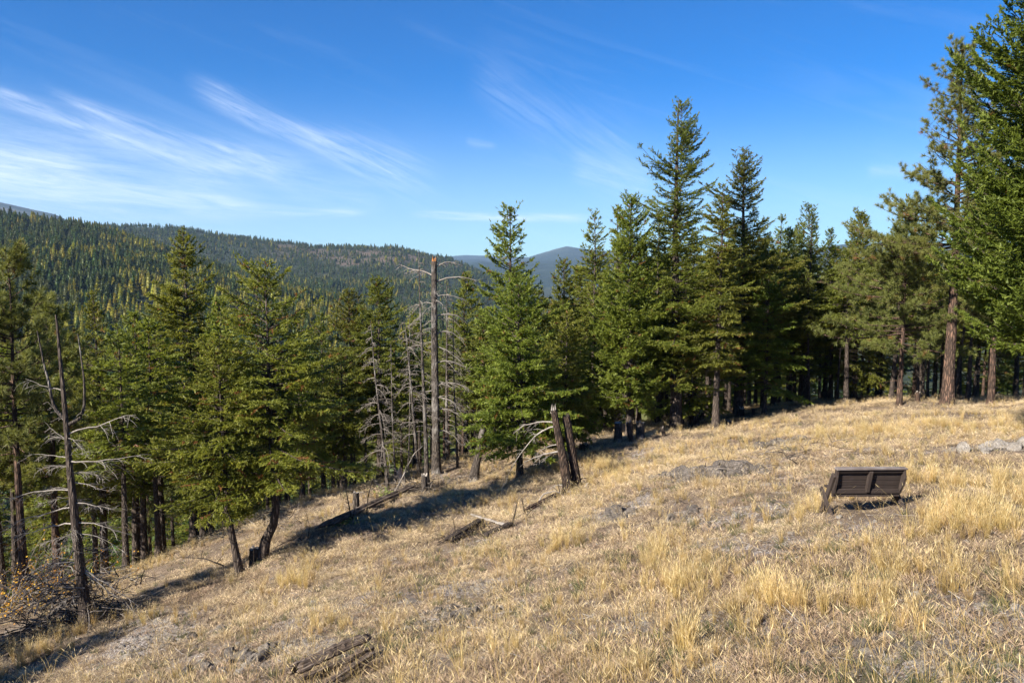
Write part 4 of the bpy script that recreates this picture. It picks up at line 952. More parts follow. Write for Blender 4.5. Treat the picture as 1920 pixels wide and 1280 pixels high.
stick(230, 1125, [(175, 1120), (235, 1125), (275, 1115), (312, 1112)], .022, M_DARKTWIG, 'dark branch lying on the slope right of the dead tree', seed=15, cat='branch', name='fallen_branch', twigs=9)
stick(275, 1090, [(238, 1080), (260, 1092), (278, 1103)], .018, M_SILVER, 'bleached branch on the slope right of the dead tree', seed=16, cat='branch', name='fallen_branch', twigs=2)
stick(300, 1177, [(258, 1190), (290, 1178), (332, 1168)], .026, M_SILVER, 'bleached white stick lying on the bare slope', seed=17, cat='stick', name='fallen_stick', twigs=1)
stick(370, 1178, [(368, 1180), (366, 1178)], .01, M_SILVER, 'short pale splinter on the gravel', seed=18, cat='stick', name='fallen_stick', twigs=0)
stick(955, 1165, [(720, 1085), (722, 1083)], .008, M_SILVER, 'tiny pale splinter in the grass', seed=19, cat='stick', name='fallen_stick', twigs=0)

def stump(px, py, hpx, wpx, label, mat=None, seed=0, jag=.08, lean=0.):
    b = gp(px, py); k = b[1] / F_PX; h = hpx * k; r0 = wpx * k * .5
    KEEP.append((b[0], b[1] - .25, r0 + .35)); h *= 1.2
    root = empty('tree_stump', b); root['label'] = label; root['category'] = 'stump'; root['group'] = 'old stumps along the wood edge'
    r = np.random.RandomState(seed + 40); kk = 6; s = 14; z = np.linspace(-.2, h, kk); P_ = np.zeros((kk, 3)); P_[:, 2] = z; P_[:, 0] = np.linspace(0, lean, kk)
    R_ = r0 * np.interp(np.linspace(0, 1, kk), [0, .25, 1], [1.35, 1.05, .92]); jg = 1 + r.normal(0, .07, (1, 1, s)) + r.normal(0, .03, (1, kk, s))
    V, q = tubes(P_[None], R_[None], s, jg); V = V.copy(); V[-s:, 2] += r.uniform(-jag, jag, s)
    mb = MB(); mb.add(V, q); obj('bark', mb.mesh('stump_bark', mat or M_BARKG, True), root)
    c = len(V); tv = np.concatenate([V[-s:] * 1.0, [[lean, 0, h - .05]]]); m2 = MB(); m2.add(tv, [(i, (i + 1) % s, s) for i in range(s)])
    obj('cut_top', m2.mesh('cut_top', M_SILVER), root)
for i, a in enumerate([(1159, 828, 31, 15, 'dark cut stump, leftmost of the row below the dense narrow fir'), (1168, 812, 15, 9, 'small grey stump just behind the leftmost dark stump', M_SILVER), (1184, 826, 30, 10, 'thin pale leaning stump in the stump row', M_BARKP, 2, .12, -.15),
        (1200, 822, 27, 17, 'square topped stump at the foot of the leaning fir trunks'), (1275, 803, 26, 16, 'reddish rotten stump touching the left side of the tallest fir', M_BARKP, 5, .2), (1303, 800, 20, 16, 'broad grey stump right of the tallest fir', M_BARKG, 6, .03),
        (1315, 785, 12, 11, 'round low stump behind the broad grey one', M_BARKP, 7), (1247, 817, 14, 7, 'small pointed stump left of the tallest fir, in the shade', M_DARKTWIG, 8, .1, -.15), (668, 957, 30, 12, 'lone upright stump on the bank at the left', M_BARKG, 9, .04),
        (1095, 843, 10, 17, 'low charred stump in the grass right of the twin broken trunks', M_DARKTWIG, 10, .1), (1390, 778, 12, 10, 'dark forked stump in the shade on the crest', M_DARKTWIG, 11, .12), (1412, 778, 10, 6, 'tiny dark stump right of the forked one', M_DARKTWIG, 12, .08),
        (1366, 800, 10, 12, 'low dark stump in the shade right of the pale thin trunk', M_DARKTWIG, 13), (481, 1056, 26, 24, 'blackened knobby stump at the hooked trunk', M_DARKTWIG, 14, .06), (756, 905, 22, 12, 'grey leaning root stump above the debris heap', M_SILVER, 15, .1, -.25), (796, 925, 30, 12, 'grey rotten stump in the debris heap at the thin dead trunk', M_BARKG, 16, .12),
        (1720, 752, 14, 9, 'small pale stump beside the tall ponderosa', M_BARKP, 17, .1)]):
    stump(a[0], a[1], a[2], a[3], a[4], a[5] if len(a) > 5 else None, i, a[7] if len(a) > 7 else .06, a[8] if len(a) > 8 else 0.)

def split_log(p0, p1, w, hh, label, mat, seed, ridges=5, lift=0.06, name='log'):
    """weathered log: parallel splintered ridges with ragged ends, laid along the ground"""
    r = np.random.RandomState(seed); p0 = np.array(p0); p1 = np.array(p1); L = np.linalg.norm(p1 - p0); d = (p1 - p0) / L
    root = empty(name, p0); root['label'] = label; root['category'] = 'log'
    for f in np.linspace(0, 1, 7): q_ = p0 + (p1 - p0) * f; KEEP.append((q_[0], q_[1] - .15, w * .6 + .22))
    root.rotation_euler = Vector(d).to_track_quat('X', 'Z').to_euler()
    k = 30; x = np.linspace(0, L, k)
    for j in range(ridges):
        f = (j + .5) / ridges; y = (f - .5) * w; z = lift + hh * math.sin(f * math.pi) * r.uniform(.75, 1.05); mb = MB()
        off = r.uniform(-.3, .3) * L * .5; xs = x * (1 - abs(off) / L * .5) + max(0, off * .5)
        P_ = np.stack([xs, y + np.cumsum(r.normal(0, .004, k)), z + np.cumsum(r.normal(0, .005, k))], -1)
        rr = np.full(k, w / ridges * .9 * r.uniform(.7, 1.25)) * (1 + r.normal(0, .10, k)); rr[0] *= .25; rr[-1] *= .2; rr[1] *= .8; rr[-2] *= .7
        V, q = tubes(P_[None], rr[None], 9, 1 + r.normal(0, .13, (1, 1, 9)) + r.normal(0, .04, (1, k, 9))); mb.add(V, q)
        obj('wood_slab', mb.mesh('slab', mat, False), root)
    return root
a = gp(548, 1290); c = gp(694, 1232); split_log(a + [0, 0, .10], c + [0, 0, .20], .34, .24, 'weathered split log in the foreground, upper larger slab', M_LOGX, 3, 7)
a = gp(605, 1305); c = gp(704, 1247); split_log(a + [0, 0, .03], c + [0, 0, .12], .16, .09, 'thinner weathered log lying below the larger foreground one', M_LOGX, 4, 5)
# shaded fallen trunk on the bank and the black rotten one
a = gp(596, 1003); c = gp(775, 925); split_log(a + [0, 0, .12], c + [0, 0, .22], .30, .10, 'long dark fallen trunk lying down the bank in the shade', M_LOGX, 5, 3, name='fallen_log')
a = gp(838, 1022); c = gp(905, 985); split_log(a + [0, 0, .04], c + [0, 0, .08], .30, .08, 'black rotten log in the grass left of the twin broken trunks', M_DARKTWIG, 6, 4, name='rotten_log')
a = gp(905, 1010); c = gp(960, 985); split_log(a, c + [0, 0, .03], .14, .04, 'thin rotten log continuing toward the upright sticks', M_DARKTWIG, 7, 2, name='rotten_log')
a = gp(880, 968); c = gp(950, 990); split_log(a + [0, 0, .02], c + [0, 0, .03], .07, .02, 'slim silver log leading to the upright sticks', M_SILVER, 8, 2, name='silver_log')
a = gp(985, 962); c = gp(1060, 928); split_log(a, c + [0, 0, .05], .22, .05, 'crumbling reddish log along the foot of the twin broken trunks', M_BARKP, 9, 3, name='rotten_log')

def brush(name, px, py, n, rx, hh, label, seed, mats=(M_TWIG, M_DARKTWIG), L=(.3, 1.1), r0=.012, leaves=0, leafmat=None, up=.35, Y=None):
    """heap or bush of bare branches"""
    b = gp(px, py)
    if b[1] < 6: b = at(px, py, 24.); b[2] = float(H(b[0], b[1]))
    r = np.random.RandomState(seed); root = empty(name, b); root['label'] = label; root['category'] = name.replace('_', ' ')
    for mi, mt in enumerate(mats):
        m = n // len(mats); c = np.stack([r.normal(0, rx, m), r.normal(0, rx * .6, m), np.abs(r.normal(0, hh * .5, m))], -1)
        c[:, 2] += H(b[0] + c[:, 0], b[1] + c[:, 1]) - b[2]
        d = r.normal(0, 1, (m, 3)); d[:, 2] = d[:, 2] * .35 + up; d /= np.linalg.norm(d, axis=1, keepdims=True); l = r.uniform(*L, m)
        s = np.linspace(0, 1, 5); P_ = c[:, None] + d[:, None] * (l[:, None] * s)[..., None]; P_ += np.cumsum(r.normal(0, .035, P_.shape), 1) * l[:, None, None]; P_[..., 2] -= .25 * l[:, None] * s[None] ** 2
        V, q = tubes(P_, r0 * r.uniform(.4, 1.4, (m, 1)) * np.array([1, .8, .6, .4, .2])[None], 4); mb = MB(); mb.add(V, q)
        o = obj('branches', mb.mesh('branches', mt, True), root); o['kind'] = 'stuff'
    if leaves:
        P2 = P_[r.randint(0, len(P_), leaves), r.randint(1, 5, leaves)] + r.normal(0, .04, (leaves, 3)); add_leaves(root, P2, r, leafmat, .034)
    return root
def add_leaves(root, P2, r, mat, sz):
    n = len(P2); a = r.normal(0, 1, (n, 3)); a /= np.linalg.norm(a, axis=1, keepdims=True); w = np.cross(a, r.normal(0, 1, (n, 3))); w /= np.linalg.norm(w, axis=1, keepdims=True)
    s = sz * r.uniform(.7, 1.4, (n, 1)); V = np.stack([P2 - a * s, P2 + w * s * .7, P2 + a * s, P2 - w * s * .7], 1).reshape(-1, 3)
    o = obj('leaves', make_mesh('leaves', V, [np.arange(n * 4).reshape(-1, 4)], mat, False, {'tone': np.repeat(r.rand(n), 4)}), root); o['kind'] = 'stuff'
brush('brush_heap', 780, 925, 260, .8, .35, 'heap of grey dead branches at the foot of the thin dead trunk', 1, L=(.3, 1.2))
brush('brush_heap', 745, 930, 120, .8, .2, 'loose dead branches spilling left from the debris heap', 2, L=(.3, 1.0))
brush('brush_heap', 868, 1008, 200, .45, .15, 'dark twig litter around the black rotten log', 3, (M_DARKTWIG,), L=(.15, .5), r0=.013)
brush('brush_heap', 1075, 928, 130, .6, .15, 'dead twigs piled about the feet of the twin broken trunks', 4, L=(.2, .6), r0=.010)
brush('bare_shrub', 140, 1168, 340, .75, 1.5, 'tangled leafless shrub at the foot of the dead tree', 5, (M_TWIG, M_DARKTWIG), L=(.4, 1.7), r0=.015, up=.35)
brush('bare_shrub', 60, 1190, 70, .9, .3, 'dark low branches sprawling down slope at the left edge', 6, (M_DARKTWIG,), L=(.6, 1.8), r0=.020, up=.02)
brush('autumn_shrub', 100, 1120, 200, .75, 1.1, 'shrub with sparse orange yellow autumn leaves before the left pine', 7, (M_TWIG,), L=(.6, 2.2), r0=.012, leaves=1500, leafmat=M_LEAF, up=.8)
brush('autumn_shrub', 22, 1160, 120, .7, 1.0, 'second leafy orange shrub cut by the left edge', 8, (M_TWIG,), L=(.6, 2.0), r0=.012, leaves=800, leafmat=M_LEAF, up=.8)
brush('green_shrub', 722, 935, 30, .15, .3, 'small yellow green bush beside the slender dead fir', 9, (M_DARKTWIG,), L=(.2, .6), r0=.005, leaves=260, leafmat=M_GLEAF, up=1.)
brush('green_shrub', 640, 985, 30, .35, .1, 'low green plant left of the lone stump', 10, (M_DARKTWIG,), L=(.1, .4), r0=.005, leaves=300, leafmat=M_GLEAF, up=.6)
brush('bare_shrub', 540, 985, 90, .9, .3, 'grey bare twigs on the bank right of the hooked trunk', 12, (M_TWIG, M_DARKTWIG), L=(.3, 1.0), r0=.010)
brush('bare_shrub', 395, 1010, 100, 1.0, .3, 'grey bare twigs under the cone bearing fir', 13, (M_TWIG, M_DARKTWIG), L=(.3, 1.1), r0=.010)
brush('bare_shrub', 905, 870, 90, .9, .5, 'fine grey brush behind the thick leaning trunk', 14, (M_TWIG, M_DARKTWIG), L=(.4, 1.2), r0=.010)
brush('bare_shrub', 1460, 752, 80, 1.2, .3, 'grey brush at the wood edge below the second tallest fir', 15, (M_TWIG, M_DARKTWIG), L=(.4, 1.5), r0=.010)

# ------------------------------------------------------------------ rocks
def rock_mesh(seed, flat=.5, mat=None, sub=3, rough=.25):
    import bmesh
    r = random.Random(seed); bm = bmesh.new(); bmesh.ops.create_icosphere(bm, subdivisions=sub, radius=1.0)
    from mathutils import noise
    off = Vector((r.random() * 50, r.random() * 50, r.random() * 50))
    cuts = [(Vector((r.gauss(0, 1), r.gauss(0, 1), r.gauss(0, .8))).normalized(), r.uniform(.45, .85)) for _ in range(9)]
    for v in bm.verts:
        p = v.co.copy()
        for n_, d_ in cuts:
            k = p.dot(n_) - d_
            if k > 0: p -= n_ * k * .9
        p += v.co * rough * (noise.fractal(v.co * 1.7 + off, 1.0, 2.1, 4))
        v.co = Vector((p.x, p.y, p.z * flat))
    me = bpy.data.meshes.new('rock'); bm.to_mesh(me); bm.free(); me.materials.append(mat or M_ROCK)
    return me
ROCKM = [rock_mesh(i, f, sub=3) for i, f in enumerate([.5, .35, .6, .28, .45, .3])]
PALEM = [rock_mesh(20 + i, f, M_PALEROCK, 2) for i, f in enumerate([.5, .3, .4])]
def rock(px, py, wpx, label, k=0, sy=.7, sz=1.0, rz=0., pale=False, sink=.25, name='boulder', group=None):
    b = gp(px, py); s = wpx * b[1] / F_PX * .56; KEEP.append((b[0], b[1] - s * .35, s * 1.15)); me = (PALEM if pale else ROCKM)[k % (3 if pale else 6)]
    o = obj(name, me, None, b - [0, 0, s * .25 * sink], (0, 0, rz)); o.scale = (s, s * sy, s * sz); o['label'] = label; o['category'] = 'rock'
    if group: o['group'] = group
def outcrop(px, py, rx, ry, n, label, seed, smax=.30, mm=None):
    b = gp(px, py); root = empty('rock_outcrop', b); root['label'] = label; root['category'] = 'rocks'; r = np.random.RandomState(seed)
    for i in range(n):
        dx, dy = np.clip(r.normal(0, .5, 2), -1.1, 1.1) * (rx, ry); sz = smax * r.uniform(.3, 1.1) ** 1.2; x, y = b[0] + dx, b[1] + dy
        o = obj('rock', (mm or ROCKM)[r.randint(len(mm or ROCKM))], root, (dx, dy, float(H(x, y)) - b[2] + sz * .22), (r.normal(0, .15), r.normal(0, .15), r.rand() * 3))
        o.scale = (sz, sz * r.uniform(.6, .9), sz * r.uniform(1.1, 2.0))
        if sz > .10: KEEP.append((x, y - sz * .5, sz * 1.15))
outcrop(1350, 888, 1.25, .8, 80, 'grey lichen covered rock outcrop in the middle of the meadow', 1, .36)
outcrop(1455, 832, .9, .5, 20, 'dark broken rocks on the rise above the meadow outcrop', 2, .26)
outcrop(1165, 968, .55, .4, 16, 'dark and white rocks between the twin broken trunks and the bench', 3, .26)
outcrop(1250, 895, .7, .3, 14, 'low rocks left of the grey lichen outcrop', 4, .20)
outcrop(845, 1160, .8, .6, 26, 'shale plates breaking through left of centre in the foreground', 5, .17)
outcrop(470, 1235, 1.2, .6, 34, 'grey shale scree at the bottom left', 6, .20)
outcrop(330, 1205, 1.3, .6, 22, 'blue grey stones on the bare slope below the dead tree', 7, .14)
outcrop(1870, 842, 1.3, .4, 22, 'pale crumbling rock shelf at the right edge', 8, .28, PALEM)
outcrop(1290, 965, .4, .3, 9, 'few dark stones half way between outcrop and bench', 9, .20)
outcrop(1490, 905, .5, .4, 9, 'scattered stones left of the bench top', 10, .12)
outcrop(1690, 1215, .9, .5, 20, 'flat grey stones low at the bottom right', 11, .13)
for i, (px, py, w, lb) in enumerate([(1325, 893, 62, 'broadest ledge of the grey lichen outcrop in mid meadow'), (1372, 886, 46, 'right hand ledge of the grey lichen outcrop in mid meadow'), (1292, 900, 30, 'left end block of the grey lichen outcrop'), (1350, 868, 40, 'flat upper slab at the back of the grey lichen outcrop'),
        (1165, 973, 40, 'dark topped boulder between twin trunks and bench'), (1150, 955, 26, 'small rock touching the dark topped boulder'), (1292, 968, 22, 'isolated dark stone half way to the bench'), (1255, 890, 34, 'low rock left of the grey outcrop'), (1232, 905, 16, 'small dark rock left of the low one'), (1456, 828, 30, 'dark flat rock on the rise above the outcrop'),
        (845, 1187, 46, 'long flat grey slab left of centre in the foreground'), (815, 1168, 18, 'grey stone just above the long flat slab'), (770, 1128, 28, 'tilted shale plate in the foreground scree'), (752, 1112, 22, 'small shale plate above the tilted one'), (665, 1160, 22, 'dark shale edge in the foreground, left'), (292, 1240, 22, 'blue grey stone in the bottom left scree'),
        (470, 1245, 30, 'grey shale slab in the bottom left scree'), (440, 1262, 34, 'lower grey shale slab at the bottom left'), (500, 1215, 20, 'small shale at the upper end of the bottom left scree'), (1465, 1212, 34, 'smooth half buried grey stone right of centre at the bottom'), (1512, 1228, 34, 'lichen pale stone beside the smooth half buried one'), (1658, 1236, 32, 'grey stone low at the bottom right'),
        (1715, 1220, 24, 'narrow blue grey stone at the bottom right'), (1880, 1262, 30, 'grey stone in the bottom right corner'), (1240, 1235, 34, 'grey stone under the tall tuft at the bottom'), (1100, 1270, 16, 'small grey stone at the bottom edge, centre'), (1575, 1005, 26, 'flat grey stone in front of the bench'), (1880, 845, 46, 'pale bare rock shelf at the right edge'), (1840, 838, 30, 'low rock left of the pale rock shelf'),
        (1640, 1190, 18, 'small flat stone below the golden tufts'), (1570, 1275, 30, 'stone cut by the bottom edge right of centre')]):
    rock(px, py, w, lb, i, .6 + .3 * ((i * 7) % 5) / 5, .9 + .3 * ((i * 3) % 4) / 4, (i * 1.3) % .9 - .4)
for i, (px, py, w, lb) in enumerate([(1502, 997, 12, 'white stone on the meadow left of the bench'), (1550, 1200, 9, 'round white pebble at the bottom right'), (995, 1203, 8, 'white pebble low in the centre'), (1210, 1218, 24, 'pale flat stone at the bottom centre'), (1343, 990, 12, 'pale stone above the reddish patch'), (1487, 880, 8, 'white pebble on the rise'), (1860, 833, 40, 'whitish crumbled slab of the right edge shelf'), (1300, 930, 10, 'pale stone under the outcrop'), (1905, 842, 30, 'cream coloured rock at the right frame edge')]):
    rock(px, py, w, lb, i, .7, .8, i * .7, True)

# ------------------------------------------------------------------ bench, seen from behind
def bench():
    c = gp(1622, 962) + [0, 0, .03]; Yb = c[1]; k = Yb / F_PX
    root = empty('wooden_bench', (c[0], c[1], c[2]), rad(1.0)); root['label'] = 'dark brown wooden bench in the meadow, seen from behind, with crossed plank legs'; root['category'] = 'bench'
    W = 1.46; hw = W / 2
    # y negative = towards the camera. The back leans towards us at the top.
    def yb(z): return -.17 * (z - .42) / .55 + .02
    tilt = math.atan2(.17, .55)
    n = 4
    for i in range(n):                                     # back boards
        z = .455 + (i + .5) * .125; me = plank_mesh('board', W - .10, .03, .119, M_BENCH, .004, .001, i)
        obj('back_board', me, root, (0, yb(z) + .01, z), (tilt, 0, 0))
    z = .985; obj('top_rail', plank_mesh('rail', W + .03, .145, .042, M_CAP, .008, .002, 9), root, (0, yb(.98) - .03, z), (0, 0, 0))
    obj('rear_rail', plank_mesh('rail2', W - .09, .032, .07, M_BENCH, .004, .001, 19), root, (0, yb(.93) - .045, .928), (tilt, 0, 0))
    obj('lower_rail', plank_mesh('rail3', W + .02, .028, .10, M_BENCH, .006, .001, 10), root, (0, yb(.44) - .05, .462), (tilt * .5, 0, 0))
    obj('centre_brace', plank_mesh('brace', .075, .085, .50, M_BENCHZ, .005, .001, 11), root, (.0, yb(.70) - .05, .695), (tilt, 0, 0))
    for s in (-1, 1):                                      # side boards, wider at mid height
        pts = [(yb(.96) + .03, .962), (yb(.96) - .08, .962), (yb(.78) - .16, .78), (yb(.64) - .14, .62), (yb(.42) - .03, .40), (yb(.42) + .04, .40)]
        if s < 0: pts = [(yb(.96) + .03, .962), (yb(.96) - .08, .962), (yb(.70) - .10, .70), (yb(.42) - .07, .40), (yb(.42) + .04, .40)]
        obj('side_board', prism_mesh('side', pts, s * (hw - .03) - .02, s * (hw - .03) + .02, M_BENCHZ), root)
    for j in range(3):                                     # seat boards, beyond the back
        obj('seat_board', plank_mesh('seat', W - .02, .125, .035, M_BENCH, .005, .001, 12 + j), root, (0, .10 + j * .135, .46), (rad(3), 0, 0))
    def leg(x, y0, z0, y1, z1, w, nm):
        L = math.hypot(y1 - y0, z1 - z0); me = plank_mesh('leg', .045, w, L, M_BENCHZ, .006, .001, 30)
        obj(nm, me, root, (x, (y0 + y1) / 2, (z0 + z1) / 2), (-math.atan2(y1 - y0, z1 - z0), 0, 0))
    for s in (-1, 1):
        x = s * (hw + .018)
        leg(x, .44, -.12, -.12, .84, .13, 'long_leg')       # from the front foot up to the back's top
        leg(x + s * .047, -.32, -.12, .40, .42, .12, 'short_leg')    # from the rear foot up to the seat's front
    obj('cross_bar', plank_mesh('bar', W - .02, .05, .08, M_BENCH, .005, .001, 40), root, (0, .02, .375), (0, 0, 0))
bench()

# ------------------------------------------------------------------ grass and small stones
def tuft_mesh(name, seed, mat, n, h, spread, lean, width, droop=.15, heads=0.0, seg=2):
    r = np.random.RandomState(seed); a = r.rand(n) * 6.28; rr = spread * np.sqrt(r.rand(n))
    base = np.stack([np.cos(a) * rr, np.sin(a) * rr, np.full(n, -.02)], -1)
    la = a + r.normal(0, .9, n); ll = lean * np.abs(r.normal(.7, .5, n)); hh = h * r.uniform(.45, 1.1, n)
    d = np.stack([np.cos(la) * np.sin(ll), np.sin(la) * np.sin(ll), np.cos(ll)], -1)
    out = np.stack([np.cos(la), np.sin(la), np.zeros(n)], -1)
    wa = r.rand(n) * 6.28; w = np.stack([np.cos(wa), np.sin(wa), np.zeros(n)], -1) * (width * r.uniform(.6, 1.3, n) * .5)[:, None]
    mid = base + d * (hh * .55)[:, None]; tip = base + d * hh[:, None] + out * (droop * hh)[:, None]; tip[:, 2] -= droop * hh * .3
    V = np.stack([base - w, base + w, mid + w * .85, mid - w * .85, tip], 1); rows = 5
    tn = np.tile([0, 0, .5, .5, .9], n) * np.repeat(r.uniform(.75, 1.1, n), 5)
    i = np.arange(n)[:, None] * 5
    q = i + np.array([[0, 1, 2, 3]]); t = i + np.array([[3, 2, 4]])
    V = V.reshape(-1, 3); polys = [q, t]
    if heads:
        m = int(n * heads); hw = w[:m] * 1.9; td = tip[:m] - mid[:m]; td /= np.linalg.norm(td, axis=1, keepdims=True)
        p = tip[:m]; HV = np.stack([p - td * .05, p - td * .01 + hw, p + td * .07, p - td * .01 - hw], 1).reshape(-1, 3)
        polys.append(np.arange(m * 4).reshape(-1, 4) + len(V)); V = np.concatenate([V, HV]); tn = np.concatenate([tn, np.full(m * 4, 1.0)])
    return make_mesh(name, V, polys, mat, False, {'tone': np.clip(tn, 0, 1)})
def sample(r, n, amax=.66, y0=6.5, y1=60, p=1.0):
    # even on the ground towards the viewer, thinning with distance
    u = r.rand(n); Yd = y0 * (y1 / y0) ** (u ** p); a = r.uniform(-.92, .92, n); x = np.tan(a) * Yd
    return x, Yd
def rotn(x, y, rz, k=.6):
    nrm = ground_normal(x, y, .3); tx = -nrm[:, 1] * k; ty = nrm[:, 0] * k
    # small tilts given in world axes, applied before the spin about z
    c, s = np.cos(rz), np.sin(rz)
    return np.stack([tx * c + ty * s, -tx * s + ty * c, rz], -1)
def grass():
    r = np.random.RandomState(77)
    tall = [tuft_mesh('tall', 1 + i, M_TALL, 62, h, s, l, .0037, .09, .5) for i, (h, s, l) in enumerate([(.62, .055, .10), (.76, .065, .13), (.52, .05, .17), (.68, .08, .17), (.42, .045, .22)])]
    short = [tuft_mesh('short', 20 + i, M_SHORT, 52, h, s, l, .0034, .3, .5) for i, (h, s, l) in enumerate([(.10, .15, 1.0), (.15, .16, .9), (.08, .18, 1.3), (.12, .13, 1.0), (.20, .12, .7)])]
    green = [tuft_mesh('green', 40 + i, M_OLIVEGRASS, 45, h, .07, .6, .006, .2) for i, h in enumerate([.16, .24, .12])]
    brown = [tuft_mesh('brown', 50 + i, M_BROWN, 50, h, .16, 1.1, .006, .3, .6) for i, h in enumerate([.10, .14, .08])]
    wild = [tuft_mesh('stalk', 60 + i, M_TALL, 7, h, .05, .5, .005, .3, 1.0) for i, h in enumerate([.7, .8, .6])]
    bc = gp(1622, 955)
    def off_bench(x, y, pad=0.): return (np.abs(x - bc[0]) > .95 + pad) | (y < bc[1] - 1.0 - pad) | (y > bc[1] + .7)
    def free(x, y, pad=0.):
        ok = off_bench(x, y, pad)
        for (kx, ky, kr) in KEEP: ok &= (x - kx) ** 2 + (y - ky) ** 2 > (kr + pad) ** 2
        return ok
    # tall golden tufts
    x, y = sample(r, 158000, y0=7.0, y1=58, p=.85)
    rk, gd, fo = masks(x, y); cl = fbm(x * 1.3, y * 1.3, 81, 3); b_ = beyond(x, y)
    right = np.clip((x / np.maximum(y, 1) + .25) * 1.6, 0, 1)
    pr = np.clip(gd * .5 * np.clip(.5 + cl * 3.0, .01, 1) + .10 * right * (cl > .16) + .04 * (cl > .28), 0, 1) * np.clip(1 - rk * 1.1, .02, 1)
    pr = np.where(b_ > -4, np.maximum(pr, .20), pr); pr = np.where(b_ > 3, .10, pr); pr *= np.interp(y, [7, 14, 30, 58], [.24, .38, .85, .6]); 
    k = (r.rand(len(x)) < pr) & (free(x, y, .15) | (r.rand(len(x)) < .04)); x, y, gd, fo = x[k], y[k], gd[k], fo[k]; n = len(x); rz = r.rand(n) * 6.28
    s = r.uniform(.55, 1.1, n) * (.75 + .3 * gd) * np.interp(y, [8, 20, 40], [1, .9, .72]); s *= np.where(beyond(x, y) > 1, .75, 1)
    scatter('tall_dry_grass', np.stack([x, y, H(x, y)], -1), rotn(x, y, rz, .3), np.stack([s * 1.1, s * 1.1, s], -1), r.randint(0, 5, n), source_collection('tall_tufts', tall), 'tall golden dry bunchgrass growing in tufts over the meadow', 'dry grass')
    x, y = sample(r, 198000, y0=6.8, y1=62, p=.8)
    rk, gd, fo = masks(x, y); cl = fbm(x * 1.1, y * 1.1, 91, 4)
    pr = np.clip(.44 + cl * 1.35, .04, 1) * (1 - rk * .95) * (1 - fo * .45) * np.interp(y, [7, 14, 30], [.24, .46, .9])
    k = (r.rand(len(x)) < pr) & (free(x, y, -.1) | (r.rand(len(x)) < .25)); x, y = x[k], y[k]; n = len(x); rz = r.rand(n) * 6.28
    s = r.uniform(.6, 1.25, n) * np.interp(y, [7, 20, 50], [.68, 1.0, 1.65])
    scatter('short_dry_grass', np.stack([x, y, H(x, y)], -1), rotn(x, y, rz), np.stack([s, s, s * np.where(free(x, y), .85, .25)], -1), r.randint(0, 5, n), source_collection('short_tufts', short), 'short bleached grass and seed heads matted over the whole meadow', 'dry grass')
    x, y = sample(r, 12000, y0=7, y1=45)
    k = r.rand(len(x)) < np.clip(.25 + fbm(x * .6, y * .6, 95, 3), .03, .6); x, y = x[k], y[k]; n = len(x); rz = r.rand(n) * 6.28; s = r.uniform(.6, 1.3, n)
    scatter('green_grass_tufts', np.stack([x, y, H(x, y)], -1), rotn(x, y, rz), np.stack([s] * 3, -1), r.randint(0, 3, n), source_collection('green_tufts', green), 'small olive green tufts among the dry grass', 'grass')
    x, y = sample(r, 55000, y0=7, y1=50)
    rk, gd, fo = masks(x, y)
    k = r.rand(len(x)) < np.clip(.26 + fbm(x * .5, y * .5, 97, 3) * 1.4 + rk * .2, .04, .8); x, y = x[k], y[k]; n = len(x); rz = r.rand(n) * 6.28; s = r.uniform(.6, 1.3, n)
    scatter('brown_herbs', np.stack([x, y, H(x, y)], -1), rotn(x, y, rz), np.stack([s] * 3, -1), r.randint(0, 3, n), source_collection('brown_tufts', brown), 'withered reddish brown low herbs between the grass', 'herbs')
    x, y = sample(r, 3400, y0=7, y1=30); n = len(x); rz = r.rand(n) * 6.28; s = r.uniform(.6, 1.2, n)
    scatter('lone_grass_stalks', np.stack([x, y, H(x, y)], -1), rotn(x, y, rz), np.stack([s] * 3, -1), r.randint(0, 3, n), source_collection('stalk_tufts', wild), 'single tall bent seed stalks leaning over the shorter grass', 'dry grass')
    # stones
    peb = [rock_mesh(70 + i, .45, M_ROCK if i < 3 else M_PALEROCK, 1, .15) for i in range(5)]
    x, y = sample(r, 118000, y0=6.8, y1=40)
    rk, gd, fo = masks(x, y); k = r.rand(len(x)) < np.clip(rk ** 1.2 * .9 + .16 + .25 * np.clip(fbm(x * .6, y * .6, 99, 3), 0, 1), 0, 1) * (1 - fo); x, y, rk = x[k], y[k], rk[k]; n = len(x)
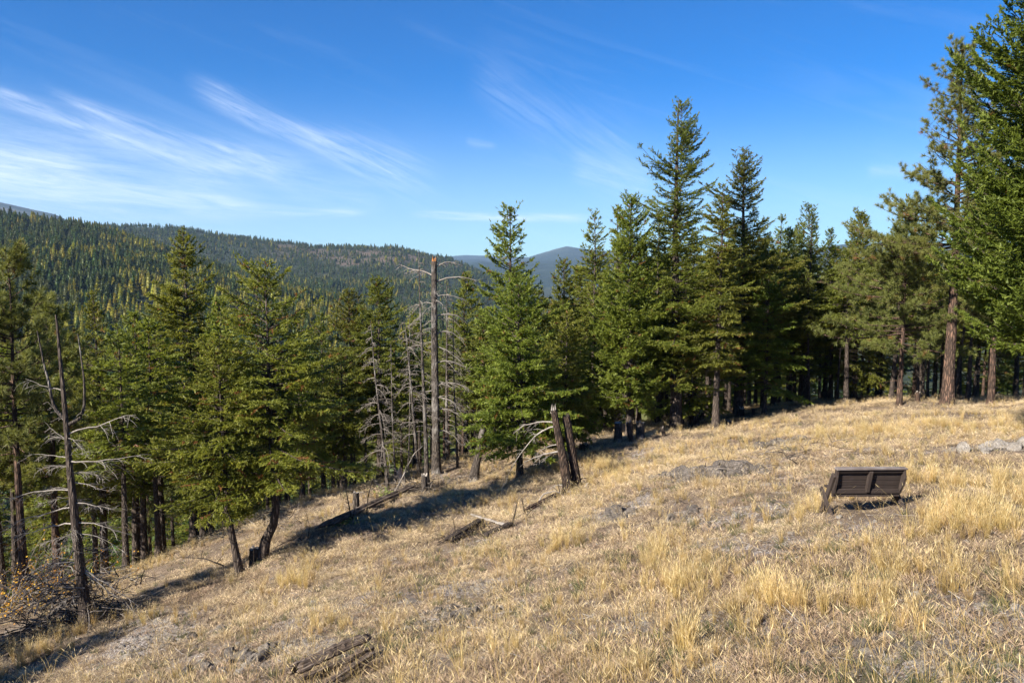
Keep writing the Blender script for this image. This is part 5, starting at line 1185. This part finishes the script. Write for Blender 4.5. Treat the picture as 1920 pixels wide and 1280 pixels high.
    s = (.013 + .034 * r.rand(n) ** 3 + .06 * (r.rand(n) < .08) * r.rand(n)) * (1 + rk * .9)
    scatter('loose_gravel', np.stack([x, y, H(x, y)], -1), np.stack([r.normal(0, .4, n), r.normal(0, .4, n), r.rand(n) * 6.28], -1), np.stack([s * 1.3, s, s * .8], -1), np.minimum(r.randint(0, 7, n), 4) , source_collection('pebbles', peb), 'loose grey gravel and shale chips on the bare spots', 'gravel')
    # twig litter
    tw = []
    for i in range(4):
        P_ = np.zeros((1, 4, 3)); P_[0, :, 0] = np.linspace(-.15, .15, 4); P_[0] += np.random.RandomState(i).normal(0, .012, (4, 3)); V, q = tubes(P_, np.array([[.005, .006, .005, .002]]), 4)
        tw.append(make_mesh('twig', V, [q], [M_SILVER, M_TWIG, M_DARKTWIG, M_SILVER][i], True))
    x, y = sample(r, 4600, y0=7, y1=60); k = r.rand(len(x)) < np.where(beyond(x, y) > -3, 1, .45); x, y = x[k], y[k]; n = len(x)
    s = r.uniform(.4, 2.0, n) * np.where(beyond(x, y) > -3, 2.5, 1)
    scatter('twig_litter', np.stack([x, y, H(x, y) + .02], -1), np.stack([r.normal(0, .2, n), r.normal(0, .2, n), r.rand(n) * 6.28], -1), np.stack([s] * 3, -1), r.randint(0, 4, n), source_collection('litter_twigs', tw), 'dead twigs and splinters lying in the grass', 'twigs')
grass()

# ------------------------------------------------------------------ haze
def haze():
    x = 17000.; z0, z1 = -260., 1150.
    me = bpy.data.meshes.new('haze'); V, F = box_vf(-x, x, -x, x, z0, z1); me.from_pydata(V, [], F)
    m, T = new_mat('valley_haze'); v = T.node('ShaderNodeVolumePrincipled'); v.inputs['Color'].default_value = (.42, .62, .92, 1); v.inputs['Density'].default_value = 3.7e-5; v.inputs['Anisotropy'].default_value = .0
    o = T.node('ShaderNodeOutputMaterial'); T.l.new(v.outputs[0], o.inputs['Volume']); me.materials.append(m)
    obj('haze', me, kind='stuff', label='thin blue haze over the valley and hills', category='haze')
haze()
